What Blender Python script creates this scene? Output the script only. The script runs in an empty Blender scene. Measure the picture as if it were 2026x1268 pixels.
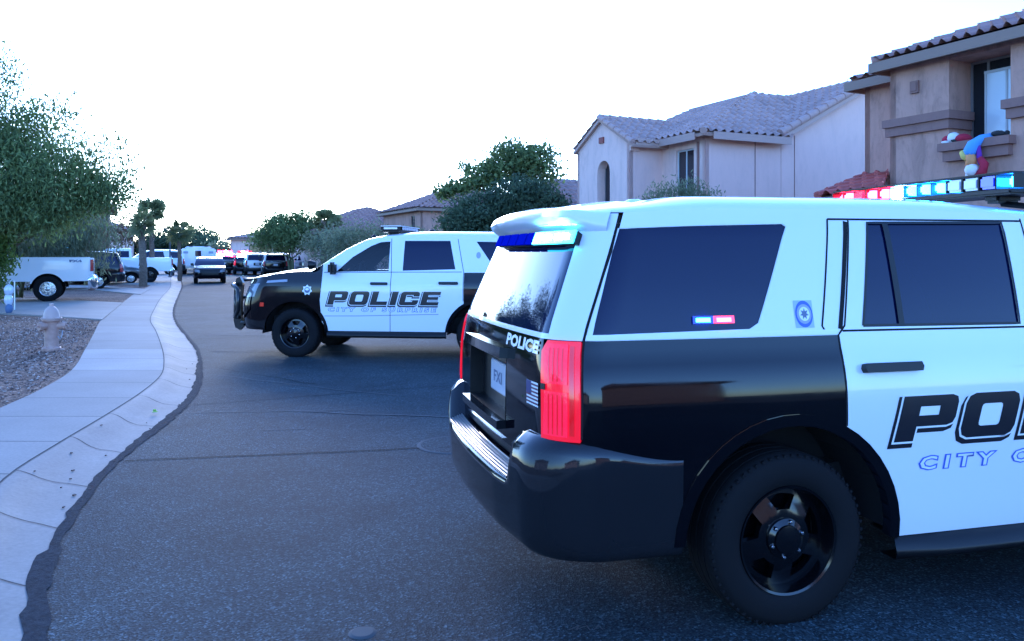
import bpy, bmesh, math, random
import numpy as np
from mathutils import Vector, Matrix
from mathutils.geometry import delaunay_2d_cdt
R=math.radians
rnd=random.Random(7)
S=bpy.context.scene
# ------------------------------------------------------------------ camera, sky, sun, exposure
cd=bpy.data.cameras.new('camera'); cam=bpy.data.objects.new('camera',cd); S.collection.objects.link(cam)
cam.location=(0,0,1.6); cam.rotation_euler=(R(90),0,0)
cd.sensor_fit='HORIZONTAL'; cd.sensor_width=36; cd.lens=36*1620/2026
cd.shift_y=-(634-505)/2026; cd.clip_start=.05; cd.clip_end=6000
S.camera=cam
SUN_EL=R(13); SUN_AZ=R(-16)
W=bpy.data.worlds.new('World'); S.world=W; W.use_nodes=True
nt=W.node_tree; nt.nodes.clear()
sky=nt.nodes.new('ShaderNodeTexSky'); sky.sky_type='NISHITA'; sky.sun_disc=False
sky.sun_elevation=SUN_EL; sky.sun_rotation=SUN_AZ; sky.air_density=1.0; sky.dust_density=.6; sky.ozone_density=3.0; sky.altitude=350
tint=nt.nodes.new('ShaderNodeMix'); tint.data_type='RGBA'; tint.blend_type='MULTIPLY'; tint.inputs[0].default_value=1
tint.inputs[7].default_value=(.72,1.02,1.58,1)          # the camera's cool white balance
bg=nt.nodes.new('ShaderNodeBackground'); bg.inputs[1].default_value=.15
out=nt.nodes.new('ShaderNodeOutputWorld')
nt.links.new(sky.outputs[0],tint.inputs[6]); nt.links.new(tint.outputs[2],bg.inputs[0]); nt.links.new(bg.outputs[0],out.inputs[0])
sl=bpy.data.lights.new('sun','SUN'); sl.energy=.2; sl.angle=R(12); sl.color=(1,.86,.78)
so=bpy.data.objects.new('sun',sl); S.collection.objects.link(so)
d=Vector((math.sin(SUN_AZ)*math.cos(SUN_EL),math.cos(SUN_AZ)*math.cos(SUN_EL),math.sin(SUN_EL+R(3))))
so.rotation_euler=d.to_track_quat('Z','Y').to_euler()
S.view_settings.view_transform='Standard'; S.view_settings.look='None'; S.view_settings.gamma=1
S.view_settings.exposure=2.3
S.render.engine='CYCLES'
S.cycles.max_bounces=8; S.cycles.transparent_max_bounces=24; S.cycles.sample_clamp_indirect=6

# ------------------------------------------------------------------ materials
MATS={}
def mat(name,base=(.5,.5,.5),rough=.5,metal=0,coat=0,emis=None,es=0,spec=.5,backdark=False,fn=None):
    if name in MATS: return MATS[name]
    m=bpy.data.materials.new(name); m.use_nodes=True; t=m.node_tree
    b=t.nodes['Principled BSDF']
    b.inputs['Base Color'].default_value=(*base,1); b.inputs['Roughness'].default_value=rough
    b.inputs['Metallic'].default_value=metal; b.inputs['Coat Weight'].default_value=coat; b.inputs['Coat Roughness'].default_value=.03
    b.inputs['Specular IOR Level'].default_value=spec
    if emis: b.inputs['Emission Color'].default_value=(*emis,1); b.inputs['Emission Strength'].default_value=es
    if backdark:
        g=t.nodes.new('ShaderNodeNewGeometry'); mx=t.nodes.new('ShaderNodeMix'); mx.data_type='RGBA'
        mx.inputs[6].default_value=(*base,1); mx.inputs[7].default_value=(.012,.012,.014,1)
        t.links.new(g.outputs['Backfacing'],mx.inputs[0]); t.links.new(mx.outputs[2],b.inputs['Base Color'])
    if fn: fn(t,b)
    MATS[name]=m; return m
def N(t,kind,**kw):
    n=t.nodes.new(kind)
    for k,v in kw.items():
        if k.startswith('i_'):
            key=k[2:]; key=int(key) if key.isdigit() else key.replace('_',' ')
            n.inputs[key].default_value=v
        else: setattr(n,k,v)
    return n
def ramp(t,src,stops,interp='LINEAR'):
    r=t.nodes.new('ShaderNodeValToRGB'); r.color_ramp.interpolation=interp
    e=r.color_ramp.elements
    while len(e)<len(stops): e.new(.5)
    for el,(p,c) in zip(e,stops):
        el.position=p; el.color=(*c,1) if len(c)==3 else c
    t.links.new(src,r.inputs[0]); return r.outputs[0]
def mixc(t,a,b,fac,blend='MIX'):
    m=t.nodes.new('ShaderNodeMix'); m.data_type='RGBA'; m.blend_type=blend
    for s,i in ((a,6),(b,7),(fac,0)):
        if hasattr(s,'is_linked'): t.links.new(s,m.inputs[i])
        else: m.inputs[i].default_value=(*s,1) if isinstance(s,tuple) else s
    return m.outputs[2]
def noise(t,scale,detail=4,rough=.55,co=None,dist=0):
    n=N(t,'ShaderNodeTexNoise'); n.inputs['Scale'].default_value=scale; n.inputs['Detail'].default_value=detail
    n.inputs['Roughness'].default_value=rough; n.inputs['Distortion'].default_value=dist
    if co is None:
        tc=N(t,'ShaderNodeTexCoord'); co=tc.outputs['Object']
    t.links.new(co,n.inputs['Vector']); return n.outputs[0]
def voro(t,scale,feat='F1',out='Distance',co=None):
    n=N(t,'ShaderNodeTexVoronoi'); n.feature=feat; n.inputs['Scale'].default_value=scale
    if co is None: co=N(t,'ShaderNodeTexCoord').outputs['Object']
    t.links.new(co,n.inputs['Vector']); return n.outputs[out]
def bump(t,b,h,strength=.4,dist=.01):
    n=t.nodes.new('ShaderNodeBump'); n.inputs['Strength'].default_value=strength; n.inputs['Distance'].default_value=dist
    t.links.new(h,n.inputs['Height']); t.links.new(n.outputs[0],b.inputs['Normal'])
def f_asphalt(t,b):
    big=noise(t,.35,4,.6); c1=ramp(t,big,[(.35,(.0130,.0230,.0275)),(.7,(.0235,.0385,.0450))])
    sp=voro(t,105,out='Color'); bw=N(t,'ShaderNodeRGBToBW'); t.links.new(sp,bw.inputs[0])
    spk=ramp(t,bw.outputs[0],[(.0,(.25,.25,.25)),(.40,(.75,.75,.75)),(.72,(1.5,1.5,1.5)),(.92,(4,4,4))])
    c2=mixc(t,c1,spk,1.0,'MULTIPLY')
    st=noise(t,.9,7,.75,dist=.4); pat=ramp(t,st,[(.36,(.66,.69,.72)),(.50,(1,1,1)),(.64,(1.3,1.27,1.22))])
    t.links.new(mixc(t,c2,pat,1.0,'MULTIPLY'),b.inputs['Base Color'])
    bump(t,b,voro(t,105),.45,.008)
def f_conc(base,var=.12):
    def f(t,b):
        n1=noise(t,.8,6,.65); c=ramp(t,n1,[(.3,tuple(x*(1-var) for x in base)),(.7,tuple(x*(1+var) for x in base))])
        n2=noise(t,40,3,.6); c=mixc(t,c,ramp(t,n2,[(.3,(.88,.88,.88)),(.7,(1.1,1.1,1.1))]),1.0,'MULTIPLY')
        a=N(t,'ShaderNodeAttribute'); a.attribute_name='tint'
        mt=N(t,'ShaderNodeMath',operation='ADD'); mt.inputs[1].default_value=1.0; t.links.new(a.outputs['Fac'],mt.inputs[0])
        vm=N(t,'ShaderNodeVectorMath',operation='SCALE'); t.links.new(c,vm.inputs[0]); t.links.new(mt.outputs[0],vm.inputs['Scale'])
        t.links.new(vm.outputs[0],b.inputs['Base Color']); bump(t,b,n2,.25,.004)
    return f
def f_gravel(t,b):
    v=voro(t,26,out='Color'); bw=N(t,'ShaderNodeRGBToBW'); t.links.new(v,bw.inputs[0])
    c=ramp(t,bw.outputs[0],[(.1,(.08,.040,.026)),(.5,(.22,.115,.078)),(.9,(.42,.26,.18))])
    n=noise(t,.7,5,.6); c=mixc(t,c,ramp(t,n,[(.35,(.65,.62,.6)),(.65,(1.15,1.1,1.05))]),1.0,'MULTIPLY')
    t.links.new(c,b.inputs['Base Color']); bump(t,b,voro(t,26),1.0,.05)
def f_dirt(t,b):
    n=noise(t,.05,6,.6); t.links.new(ramp(t,n,[(.3,(.13,.10,.08)),(.7,(.24,.19,.15))]),b.inputs['Base Color']); bump(t,b,noise(t,3,6),.6,.05)
def f_stucco(base,streak=.2):
    def f(t,b):
        tc=N(t,'ShaderNodeTexCoord'); mp=N(t,'ShaderNodeMapping'); mp.inputs['Scale'].default_value=(2.6,2.6,.9)
        t.links.new(tc.outputs['Object'],mp.inputs[0])
        n1=noise(t,1.2,6,.65,mp.outputs[0],.6)
        c=ramp(t,n1,[(.32,tuple(x*(1-streak) for x in base)),(.5,base),(.72,tuple(x*(1+streak*.45) for x in base))])
        mp2=N(t,'ShaderNodeMapping'); mp2.inputs['Scale'].default_value=(5,5,1.8); t.links.new(tc.outputs['Object'],mp2.inputs[0])
        n2=noise(t,1.5,4,.6,mp2.outputs[0],1.2)
        c=mixc(t,c,ramp(t,n2,[(.36,(.78,.76,.74)),(.46,(1,1,1))]),streak*2,'MULTIPLY')
        t.links.new(c,b.inputs['Base Color'])
        bump(t,b,noise(t,28,6,.7),.45,.012)
    return f
def f_tile(base):
    def f(t,b):
        a=N(t,'ShaderNodeAttribute'); a.attribute_name='tint'
        c=ramp(t,a.outputs['Fac'],[(0,tuple(x*.6 for x in base)),(.5,base),(1,tuple(min(1,x*1.35) for x in base))])
        n=noise(t,9,5,.7); c=mixc(t,c,ramp(t,n,[(.3,(.85,.85,.86)),(.7,(1.08,1.07,1.06))]),1.0,'MULTIPLY')
        t.links.new(c,b.inputs['Base Color']); bump(t,b,n,.3,.008)
    return f
def f_leaf(c0,c1):
    def f(t,b):
        a=N(t,'ShaderNodeAttribute'); a.attribute_name='tint'
        t.links.new(ramp(t,a.outputs['Fac'],[(0,c0),(1,c1)]),b.inputs['Base Color'])
        b.inputs['Specular IOR Level'].default_value=.3
        tl=N(t,'ShaderNodeBsdfTranslucent'); mx=N(t,'ShaderNodeMixShader'); mx.inputs[0].default_value=.42
        t.links.new(b.inputs['Base Color'].links[0].from_socket,tl.inputs[0]); t.links.new(b.outputs[0],mx.inputs[1]); t.links.new(tl.outputs[0],mx.inputs[2]); t.links.new(mx.outputs[0],t.nodes['Material Output'].inputs[0])
    return f
def f_bark(t,b):
    n=noise(t,14,5,.7); t.links.new(ramp(t,n,[(.3,(.10,.07,.05)),(.7,(.27,.19,.14))]),b.inputs['Base Color']); bump(t,b,n,.8,.02)
M=dict(
 asphalt=mat('asphalt',rough=.8,spec=.22,fn=f_asphalt),
 concrete=mat('concrete',rough=.8,fn=f_conc((.275,.235,.205))),
 concrete2=mat('gutter_concrete',rough=.75,fn=f_conc((.235,.205,.180),.22)),
 joint=mat('joint',(.035,.035,.036),.9), tar=mat('tar',rough=.9,spec=.15,fn=lambda t,b:(t.links.new(ramp(t,noise(t,30,6,.75),[(.35,(.007,.011,.016)),(.65,(.028,.040,.052))]),b.inputs['Base Color']),bump(t,b,noise(t,45,5,.7),.9,.012))),
 crack=mat('crack_fill',(.004,.005,.006),.9,spec=.1), dust=mat('pale_dust',(.055,.062,.066),.85),
 gravel=mat('gravel',rough=.9,fn=f_gravel), dirt=mat('desert_ground',rough=1,fn=f_dirt),
 white=mat('white_paint',(.78,.78,.78),.30,coat=.8,backdark=True), black=mat('black_paint',(.0015,.0015,.003),.07,coat=0,spec=.42,backdark=True,fn=lambda t,b:t.links.new(ramp(t,noise(t,2.5,6,.7),[(.35,(.04,.04,.04)),(.7,(.13,.13,.13))]),b.inputs['Roughness'])),
 trim=mat('black_plastic',(.006,.006,.007),.4,spec=.35), rubber=mat('rubber',(.006,.006,.007),.8,spec=.2),
 gap=mat('panel_gap',(.006,.006,.007),.9), under=mat('underbody',(.006,.006,.007),.9),
 glassd=mat('privacy_glass',(.001,.004,.030),.03,spec=.34), step=mat('step_pad_grey',(.17,.17,.175),.28,spec=.7),
 chrome=mat('chrome',(.75,.75,.78),.12,metal=1), steel=mat('steel',(.35,.35,.36),.3,metal=1), wheelb=mat('gloss_black_wheel',(.003,.003,.004),.12,spec=.5),
 alloy=mat('alloy_wheel',(.55,.55,.57),.25,metal=.8), bar=mat('push_bar_black',(.010,.010,.011),.3,coat=.3),
 decalk=mat('black_decal',(.006,.006,.012),.3,coat=.4), decalw=mat('white_decal',(.82,.82,.82),.35,coat=.4), decalb=mat('blue_decal',(.05,.12,.55),.4),
 decalg=mat('grey_decal',(.30,.32,.38),.4), decalr=mat('red_decal',(.55,.05,.06),.4), decaly=mat('gold_decal',(.45,.36,.12),.4),
 plate=mat('plate_face',(.50,.52,.58),.35,coat=.3),
 tail=mat('tail_light_lit',(.45,.004,.012),.15,coat=.3,emis=(1,.008,.045),es=.15),
 tailb=mat('tail_light_band',(.5,.005,.01),.15,coat=1,emis=(1,.004,.006),es=.085),
 tail0=mat('tail_light_red',(.42,.01,.02),.15,coat=1),
 head=mat('head_lamp',(.16,.17,.19),.12,coat=.6,spec=.5), clear=mat('clear_lens',(.55,.58,.64),.12,coat=1),
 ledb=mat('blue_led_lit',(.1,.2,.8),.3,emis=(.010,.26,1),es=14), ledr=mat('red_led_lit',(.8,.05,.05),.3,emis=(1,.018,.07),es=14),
 ledw=mat('white_led_core',(.8,.8,.9),.3,emis=(.22,.68,1),es=40),
 ledbh=mat('blue_lens',(.01,.03,.55),.12,coat=1,emis=(.0,.01,1),es=.10), ledc=mat('cyan_led_lens',(.1,.5,.8),.3,emis=(.035,.62,1),es=1.6), leddim=mat('faint_blue_lens',(.002,.006,.20),.7,spec=0,emis=(0,.01,1),es=.05), ledrh=mat('red_lens',(.6,.02,.06),.12,coat=1,emis=(1,.02,.08),es=.4),  # the dark end of the rear bar has a faint blue glow put in
 amber=mat('amber_marker',(.5,.04,.02),.2,emis=(1,.04,.02),es=.03),
 silver=mat('silver_paint',(.38,.39,.42),.3,metal=.4,coat=.7,backdark=True), grey=mat('dark_grey_paint',(.06,.065,.075),.25,metal=.3,coat=.8,backdark=True),
 stucco_b=mat('grey_stucco',rough=.95,fn=f_stucco((.74,.47,.40),.06)), stucco_w=mat('pale_stucco',rough=.95,fn=f_stucco((.75,.50,.43),.12)),
 stucco_a=mat('tan_stucco',rough=.95,fn=f_stucco((.49,.265,.20),.26)), stucco_t=mat('stucco_trim',rough=.95,fn=f_stucco((.27,.14,.115),.12)),
 stucco_l=mat('brown_stucco',rough=.95,fn=f_stucco((.20,.135,.10),.12)),
 tile=mat('clay_tile',rough=.75,fn=f_tile((.36,.185,.15))), tile2=mat('pale_tile',rough=.75,fn=f_tile((.44,.265,.225))), tile3=mat('red_tinted_tile',rough=.75,fn=f_tile((.46,.10,.08))),  # the strong red carries painted light-bar spill for the porch roof
 fascia=mat('fascia_board',(.26,.17,.13),.8), fascia2=mat('pale_fascia_board',(.46,.29,.24),.8), soffit=mat('soffit',(.16,.135,.125),.9),
 wglass=mat('window_glass',(.015,.018,.025),.04,spec=.8), wframe=mat('window_frame',(.16,.14,.14),.5), wframel=mat('light_window_frame',(.5,.5,.5),.45),
 brightpane=mat('bright_window_pane',(.62,.68,.72),.25,coat=.6), dark=mat('dark_interior',(.006,.006,.010),.9),  # pale pane colour has a bright reflection painted in
 garage=mat('garage_door_paint',(.42,.40,.40),.6),
 bark=mat('bark',rough=.95,fn=f_bark), barkg=mat('palo_verde_bark',(.10,.11,.05),.9), pbark=mat('palm_bark',rough=1,fn=f_bark),
 hyd=mat('hydrant_paint',rough=.55,fn=lambda t,b:(t.links.new(ramp(t,noise(t,7,5,.6),[(.3,(.36,.19,.14)),(.7,(.60,.35,.27))]),b.inputs['Base Color']),bump(t,b,noise(t,60,3),.2,.003))),
 hydc=mat('hydrant_cap_paint',(.52,.34,.28),.5), pole=mat('pole_paint',(.10,.10,.11),.5),
 seat=mat('seat_fabric',(.03,.03,.033),.9),
)
def f_glass(t,b):
    tr=N(t,'ShaderNodeBsdfTransparent'); tr.inputs[0].default_value=(.66,.70,.70,1)
    gl=N(t,'ShaderNodeBsdfGlossy'); gl.inputs['Roughness'].default_value=.02
    lw=N(t,'ShaderNodeFresnel'); lw.inputs[0].default_value=1.5
    mx=N(t,'ShaderNodeMixShader'); t.links.new(lw.outputs[0],mx.inputs[0]); t.links.new(tr.outputs[0],mx.inputs[1]); t.links.new(gl.outputs[0],mx.inputs[2])
    t.links.new(mx.outputs[0],t.nodes['Material Output'].inputs[0])
M['glass']=mat('clear_car_glass',fn=f_glass)

# ------------------------------------------------------------------ helpers
def link(name,me,m=None,parent=None,smooth=False,normals=None):
    o=bpy.data.objects.new(name,me); S.collection.objects.link(o)
    if m is not None:
        for q in (m if isinstance(m,(list,tuple)) else [m]): me.materials.append(q)
    if smooth or normals is not None:
        me.polygons.foreach_set('use_smooth',[True]*len(me.polygons))
    if normals is not None: me.normals_split_custom_set_from_vertices(normals)
    if parent is not None: o.parent=parent
    return o
def tag(o,label,cat=None,group=None,kind=None):
    if label: o['label']=label
    if cat: o['category']=cat
    if group: o['group']=group
    if kind: o['kind']=kind
    return o
def empty(name,loc=(0,0,0),rz=0):
    o=bpy.data.objects.new(name,None); S.collection.objects.link(o); o.location=loc; o.rotation_euler=(0,0,rz); o.empty_display_size=.2; return o
def copy_tree(o,parent=None):
    c=o.copy(); S.collection.objects.link(c); c.parent=parent
    if parent is not None: c.matrix_parent_inverse=o.matrix_parent_inverse.copy()
    for ch in list(o.children): copy_tree(ch,c)
    return c
def mesh(name,vs,fs,m,parent=None,smooth=False,mi=None,tint=None):
    me=bpy.data.meshes.new(name); me.from_pydata([tuple(v) for v in vs],[],fs); me.update()
    o=link(name,me,m,parent,smooth)
    if mi is not None: me.polygons.foreach_set('material_index',mi)
    if tint is not None:
        at=me.attributes.new('tint','FLOAT','POINT'); at.data.foreach_set('value',np.asarray(tint,dtype=np.float32))
    return o
class MB:
    """collects primitives into one mesh"""
    def __init__(s): s.v=[]; s.f=[]; s.m=[]
    def add(s,vs,fs,mi=0):
        k=len(s.v); s.v+= [tuple(v) for v in vs]; s.f+=[tuple(i+k for i in f) for f in fs]; s.m+=[mi]*len(fs); return s
    def box(s,c,sz,rot=None,mi=0,bev=0):
        x,y,z=(q/2 for q in sz)
        if bev>0:
            b=min(bev,x*.9,y*.9,z*.9); pts=[]
            bm=bmesh.new(); bmesh.ops.create_cube(bm,size=2)
            for v in bm.verts: v.co=Vector((v.co.x*x,v.co.y*y,v.co.z*z))
            bmesh.ops.bevel(bm,geom=bm.edges[:],offset=b,segments=2,affect='EDGES')
            bm.verts.index_update()
            vs=[v.co.copy() for v in bm.verts]; fs=[[v.index for v in f.verts] for f in bm.faces]; bm.free()
        else:
            vs=[Vector((i*x,j*y,k*z)) for i in(-1,1) for j in(-1,1) for k in(-1,1)]
            fs=[(0,1,3,2),(4,6,7,5),(0,4,5,1),(2,3,7,6),(0,2,6,4),(1,5,7,3)]
        if rot is not None: vs=[rot@v for v in vs]
        c=Vector(c); return s.add([v+c for v in vs],fs,mi)
    def tube(s,pts,r,n=8,mi=0,cap=True):
        pts=[Vector(p) for p in pts]; rs=r if isinstance(r,(list,tuple)) else [r]*len(pts)
        vs=[]; fs=[]; prev=None
        for i,p in enumerate(pts):
            d=(pts[min(i+1,len(pts)-1)]-pts[max(i-1,0)]).normalized()
            up=Vector((0,0,1)) if abs(d.z)<.95 else Vector((1,0,0))
            if prev is None: a=d.cross(up).normalized()
            else: a=(prev-d*prev.dot(d)).normalized()
            prev=a; b=d.cross(a)
            for k in range(n):
                t=2*math.pi*k/n; vs.append(p+(a*math.cos(t)+b*math.sin(t))*rs[i])
        for i in range(len(pts)-1):
            for k in range(n):
                fs.append((i*n+k,i*n+(k+1)%n,(i+1)*n+(k+1)%n,(i+1)*n+k))
        if cap: fs.append(tuple(range(n-1,-1,-1))); fs.append(tuple(range((len(pts)-1)*n,len(pts)*n)))
        return s.add(vs,fs,mi)
    def lathe(s,prof,n=32,axis='z',c=(0,0,0),mi=0):
        vs=[];fs=[];k=len(prof)
        for i in range(n):
            t=2*math.pi*i/n
            for r,h in prof:
                p=(r*math.cos(t),r*math.sin(t),h)
                if axis=='y': p=(p[0],p[2],p[1])
                if axis=='x': p=(p[2],p[0],p[1])
                vs.append((p[0]+c[0],p[1]+c[1],p[2]+c[2]))
        for i in range(n):
            for j in range(k-1):
                a=i*k+j; b=((i+1)%n)*k+j; fs.append((a,b,b+1,a+1))
        return s.add(vs,fs,mi)
    def prism(s,loop,dz,mi=0):
        """loop of 3D points extruded by vector dz"""
        n=len(loop); dz=Vector(dz); vs=[Vector(p) for p in loop]+[Vector(p)+dz for p in loop]
        fs=[tuple(range(n-1,-1,-1)),tuple(range(n,2*n))]+[(i,(i+1)%n,n+(i+1)%n,n+i) for i in range(n)]
        return s.add(vs,fs,mi)
    def build(s,name,m,parent=None,smooth=False,angle=None):
        o=mesh(name,s.v,s.f,m,parent,smooth,s.m if isinstance(m,(list,tuple)) else None)
        me=o.data; bm=bmesh.new(); bm.from_mesh(me); bmesh.ops.recalc_face_normals(bm,faces=bm.faces[:]); bm.to_mesh(me); bm.free()
        if angle is not None:
            me.polygons.foreach_set('use_smooth',[True]*len(me.polygons)); me.set_sharp_from_angle(angle=R(angle))
        return o
def inside(p,loops):
    c=False; x,y=p
    for lp in loops:
        n=len(lp)
        for i in range(n):
            x1,y1=lp[i]; x2,y2=lp[(i+1)%n]
            if (y1>y)!=(y2>y) and x<(x2-x1)*(y-y1)/(y2-y1)+x1: c=not c
    return c
def resample(lp,sp,closed=True):
    o=[]; n=len(lp)
    for i in range(n if closed else n-1):
        a=lp[i]; b=lp[(i+1)%n]; L=math.hypot(b[0]-a[0],b[1]-a[1]); k=max(1,math.ceil(L/sp))
        for j in range(k): o.append((a[0]+(b[0]-a[0])*j/k,a[1]+(b[1]-a[1])*j/k))
    if not closed: o.append(lp[-1])
    return o
def region2d(loops,sx,sy=None,gx=None,gy=None):
    """triangulate an even-odd region; interior grid sx,sy"""
    sy=sy or sx; vs=[];es=[]
    for lp in loops:
        q=resample(lp,max(sx,sy) if gx is None else min(sx,sy)); k=len(vs); vs+=q; es+=[(k+i,k+(i+1)%len(q)) for i in range(len(q))]
    nb=len(vs)
    x0=min(p[0] for p in vs);x1=max(p[0] for p in vs);y0=min(p[1] for p in vs);y1=max(p[1] for p in vs)
    xs=gx if gx is not None else [x0+sx*(i+.5) for i in range(int((x1-x0)/sx)+1)]
    ys=gy if gy is not None else [y0+sy*(i+.5) for i in range(int((y1-y0)/sy)+1)]
    # reject grid points hugging the border
    B=np.array(vs[:nb]); md=(min(sx,sy)*.35)**2 if gx is None else 1e-6
    for yy in ys:
        if yy<=y0 or yy>=y1: continue
        for xx in xs:
            if xx<=x0 or xx>=x1: continue
            if not inside((xx,yy),loops): continue
            dd=((B-np.array((xx,yy)))**2).sum(1).min()
            if dd>md: vs.append((xx,yy))
    r=delaunay_2d_cdt([Vector(v) for v in vs],es,[],0,1e-7)
    V=[(v.x,v.y) for v in r[0]]; Fs=[]
    for f in r[2]:
        cx=sum(V[i][0] for i in f)/len(f); cy=sum(V[i][1] for i in f)/len(f)
        if inside((cx,cy),loops): Fs.append(tuple(f))
    return V,Fs
def arc(cx,cy,r,a0,a1,n=10):
    return [(cx+r*math.cos(R(a0+(a1-a0)*i/n)),cy+r*math.sin(R(a0+(a1-a0)*i/n))) for i in range(n+1)]
def ccw(lp): 
    return lp if sum(lp[i][0]*lp[(i+1)%len(lp)][1]-lp[(i+1)%len(lp)][0]*lp[i][1] for i in range(len(lp)))>0 else lp[::-1]
def offs(lp,d):
    """offset a closed loop outward by d (ccw = outward)"""
    lp=ccw(lp); n=len(lp); o=[]
    for i in range(n):
        a=Vector(lp[i-1]);b=Vector(lp[i]);c=Vector(lp[(i+1)%n])
        e1=(b-a).normalized(); e2=(c-b).normalized()
        n1=Vector((e1.y,-e1.x)); n2=Vector((e2.y,-e2.x)); m=n1+n2
        if m.length<1e-5: m=n1
        m.normalize(); k=d/max(.4,m.dot(n1)); o.append((b.x+m.x*k,b.y+m.y*k))
    return o
# ------------------------------------------------------------------ car body surface: (a, z) -> point
def tabl(t,tab):
    if t<=tab[0][0]: return tab[0][1]
    for i in range(len(tab)-1):
        a,b=tab[i],tab[i+1]
        if t<=b[0]:
            m0=(b[1]-tab[i-1][1])/(b[0]-tab[i-1][0]) if i>0 else (b[1]-a[1])/(b[0]-a[0])
            m1=(tab[i+2][1]-a[1])/(tab[i+2][0]-a[0]) if i+2<len(tab) else (b[1]-a[1])/(b[0]-a[0])
            h=b[0]-a[0]; u=(t-a[0])/h
            return (2*u**3-3*u*u+1)*a[1]+(u**3-2*u*u+u)*h*m0+(-2*u**3+3*u*u)*b[1]+(u**3-u*u)*h*m1
    return tab[-1][1]
def lin(t,tab):
    if t<=tab[0][0]: return tab[0][1]
    for a,b in zip(tab,tab[1:]):
        if t<=b[0]: return a[1]+(b[1]-a[1])*(t-a[0])/(b[0]-a[0])
    return tab[-1][1]
def sm(t): t=max(0,min(1,t)); return t*t*(3-2*t)
class Body:
    def __init__(s,c):
        s.c=c; s.A=c['XR']+c['R']; s.B=c['XF']-c['RF']; W=c['W']
        s.a0=s.A-c['R']*math.pi/2-(W-c['R']); s.a1=s.B+c['RF']*math.pi/2+(W-c['RF'])
    def P(s,a,z,sd=1,off=0):
        """sd: +1 left, -1 right; a beyond the centre lines continues on the other side"""
        if off:
            n=s.Nn(a,z,sd); p=s.P(a,z,sd); return (p[0]+n[0]*off,p[1]+n[1]*off,p[2]+n[2]*off)
        c=s.c
        if a<s.a0: a=2*s.a0-a; sd=-sd
        if a>s.a1: a=2*s.a1-a; sd=-sd
        W=c['W']; A,B=s.A,s.B
        if A<=a<=B: x,y=a,W
        elif a<A:
            u=A-a; Rr=c['R']
            if u<Rr*math.pi/2: th=u/Rr; x=A-Rr*math.sin(th); y=W-Rr*(1-math.cos(th))
            else: y=W-Rr-(u-Rr*math.pi/2); x=c['XR']
        else:
            u=a-B; Rr=c['RF']
            if u<Rr*math.pi/2: th=u/Rr; x=B+Rr*math.sin(th); y=W-Rr*(1-math.cos(th))
            else: y=W-Rr-(u-Rr*math.pi/2); x=c['XF']
        wr=1-sm((x-c['XR'])/.8); wf=sm((x-c['XF']+.8)/.8); yy=abs(y)/W
        X=x+tabl(z,c['lr'])*wr+tabl(z,c['lf'])*wf-c['bow']*(1-yy*yy)*wr+c['bowf']*(1-yy*yy)*wf
        Y=y*tabl(z,c['sec'])*(1-.035*sm((x-2.3)/1.8)-.025*sm(-x/1.3))
        return (X,Y*sd,z)
    def Nn(s,a,z,sd=1):
        h=.004
        p1=Vector(s.P(a+h,z,sd));p0=Vector(s.P(a-h,z,sd));q1=Vector(s.P(a,z+h,sd));q0=Vector(s.P(a,z-h,sd))
        n=(p1-p0).cross(q1-q0); n.normalize()
        aa=a; q=sd
        if aa<s.a0 or aa>s.a1: q=sd   # cross product already keeps its sense through the centre line
        n=-n if sd>0 else n
        return (n.x,n.y,n.z)
    def ye(s,x,z): # half width at x for height z
        return s.P(x,z,1)[1]
def surf(B,name,loops,sd,m,parent=None,off=0.,sp=.07,depth=0,label=None):
    V,Fs=region2d(loops,sp)
    vs=[B.P(a,z,sd,off) for a,z in V]; ns=[B.Nn(a,z,sd) for a,z in V]
    fo=[]
    for f in Fs:
        p=[Vector(vs[i]) for i in f]; g=(p[1]-p[0]).cross(p[2]-p[0])
        fo.append(f if g.dot(Vector(ns[f[0]]))>0 else f[::-1])
    if depth:                                           # a rolled edge going inwards round every loop
        base=len(vs); k=base
        for lp in loops:
            q=resample(lp,sp); 
            for (a,z) in q:
                p=Vector(B.P(a,z,sd,off)); n=Vector(B.Nn(a,z,sd)); vs+= [tuple(p),tuple(p-n*depth)]; ns+=[tuple(n),tuple(n)]
            L=len(q)
            for i in range(L): j=(i+1)%L; fo.append((k+2*i,k+2*j,k+2*j+1,k+2*i+1))
            k+=2*L
    me=bpy.data.meshes.new(name); me.from_pydata(vs,[],fo); me.update()
    o=link(name,me,m,parent,normals=ns)
    if label: o['label']=label
    return o
def ribbon(B,name,paths,sd,w,m,parent=None,off=.0015):
    """thin strips along polylines lying on the body"""
    vs=[];fs=[];ns=[]
    for path in paths:
        q=resample(path,.05,False); k=len(vs)
        for i,(a,z) in enumerate(q):
            p0=Vector(q[max(i-1,0)]);p1=Vector(q[min(i+1,len(q)-1)]); d=(p1-p0).normalized(); n=Vector((-d.y,d.x))*w/2
            for sg in(1,-1):
                vs.append(B.P(a+n.x*sg,z+n.y*sg,sd,off)); ns.append(B.Nn(a+n.x*sg,z+n.y*sg,sd))
        for i in range(len(q)-1):
            f=(k+2*i,k+2*i+1,k+2*i+3,k+2*i+2); p=[Vector(vs[j]) for j in f]
            g=(p[1]-p[0]).cross(p[2]-p[0]); fs.append(f if g.dot(Vector(ns[f[0]]))>0 else f[::-1])
    me=bpy.data.meshes.new(name); me.from_pydata(vs,[],fs); me.update()
    return link(name,me,m,parent,normals=ns)
def grid(name,rows,m,parent=None,flip=False):
    n=len(rows[0]); vs=[p for r in rows for p in r]
    fs=[(i*n+j,i*n+j+1,(i+1)*n+j+1,(i+1)*n+j) for i in range(len(rows)-1) for j in range(n-1)]
    if flip: fs=[f[::-1] for f in fs]
    return mesh(name,vs,fs,m,parent,True)
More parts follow.
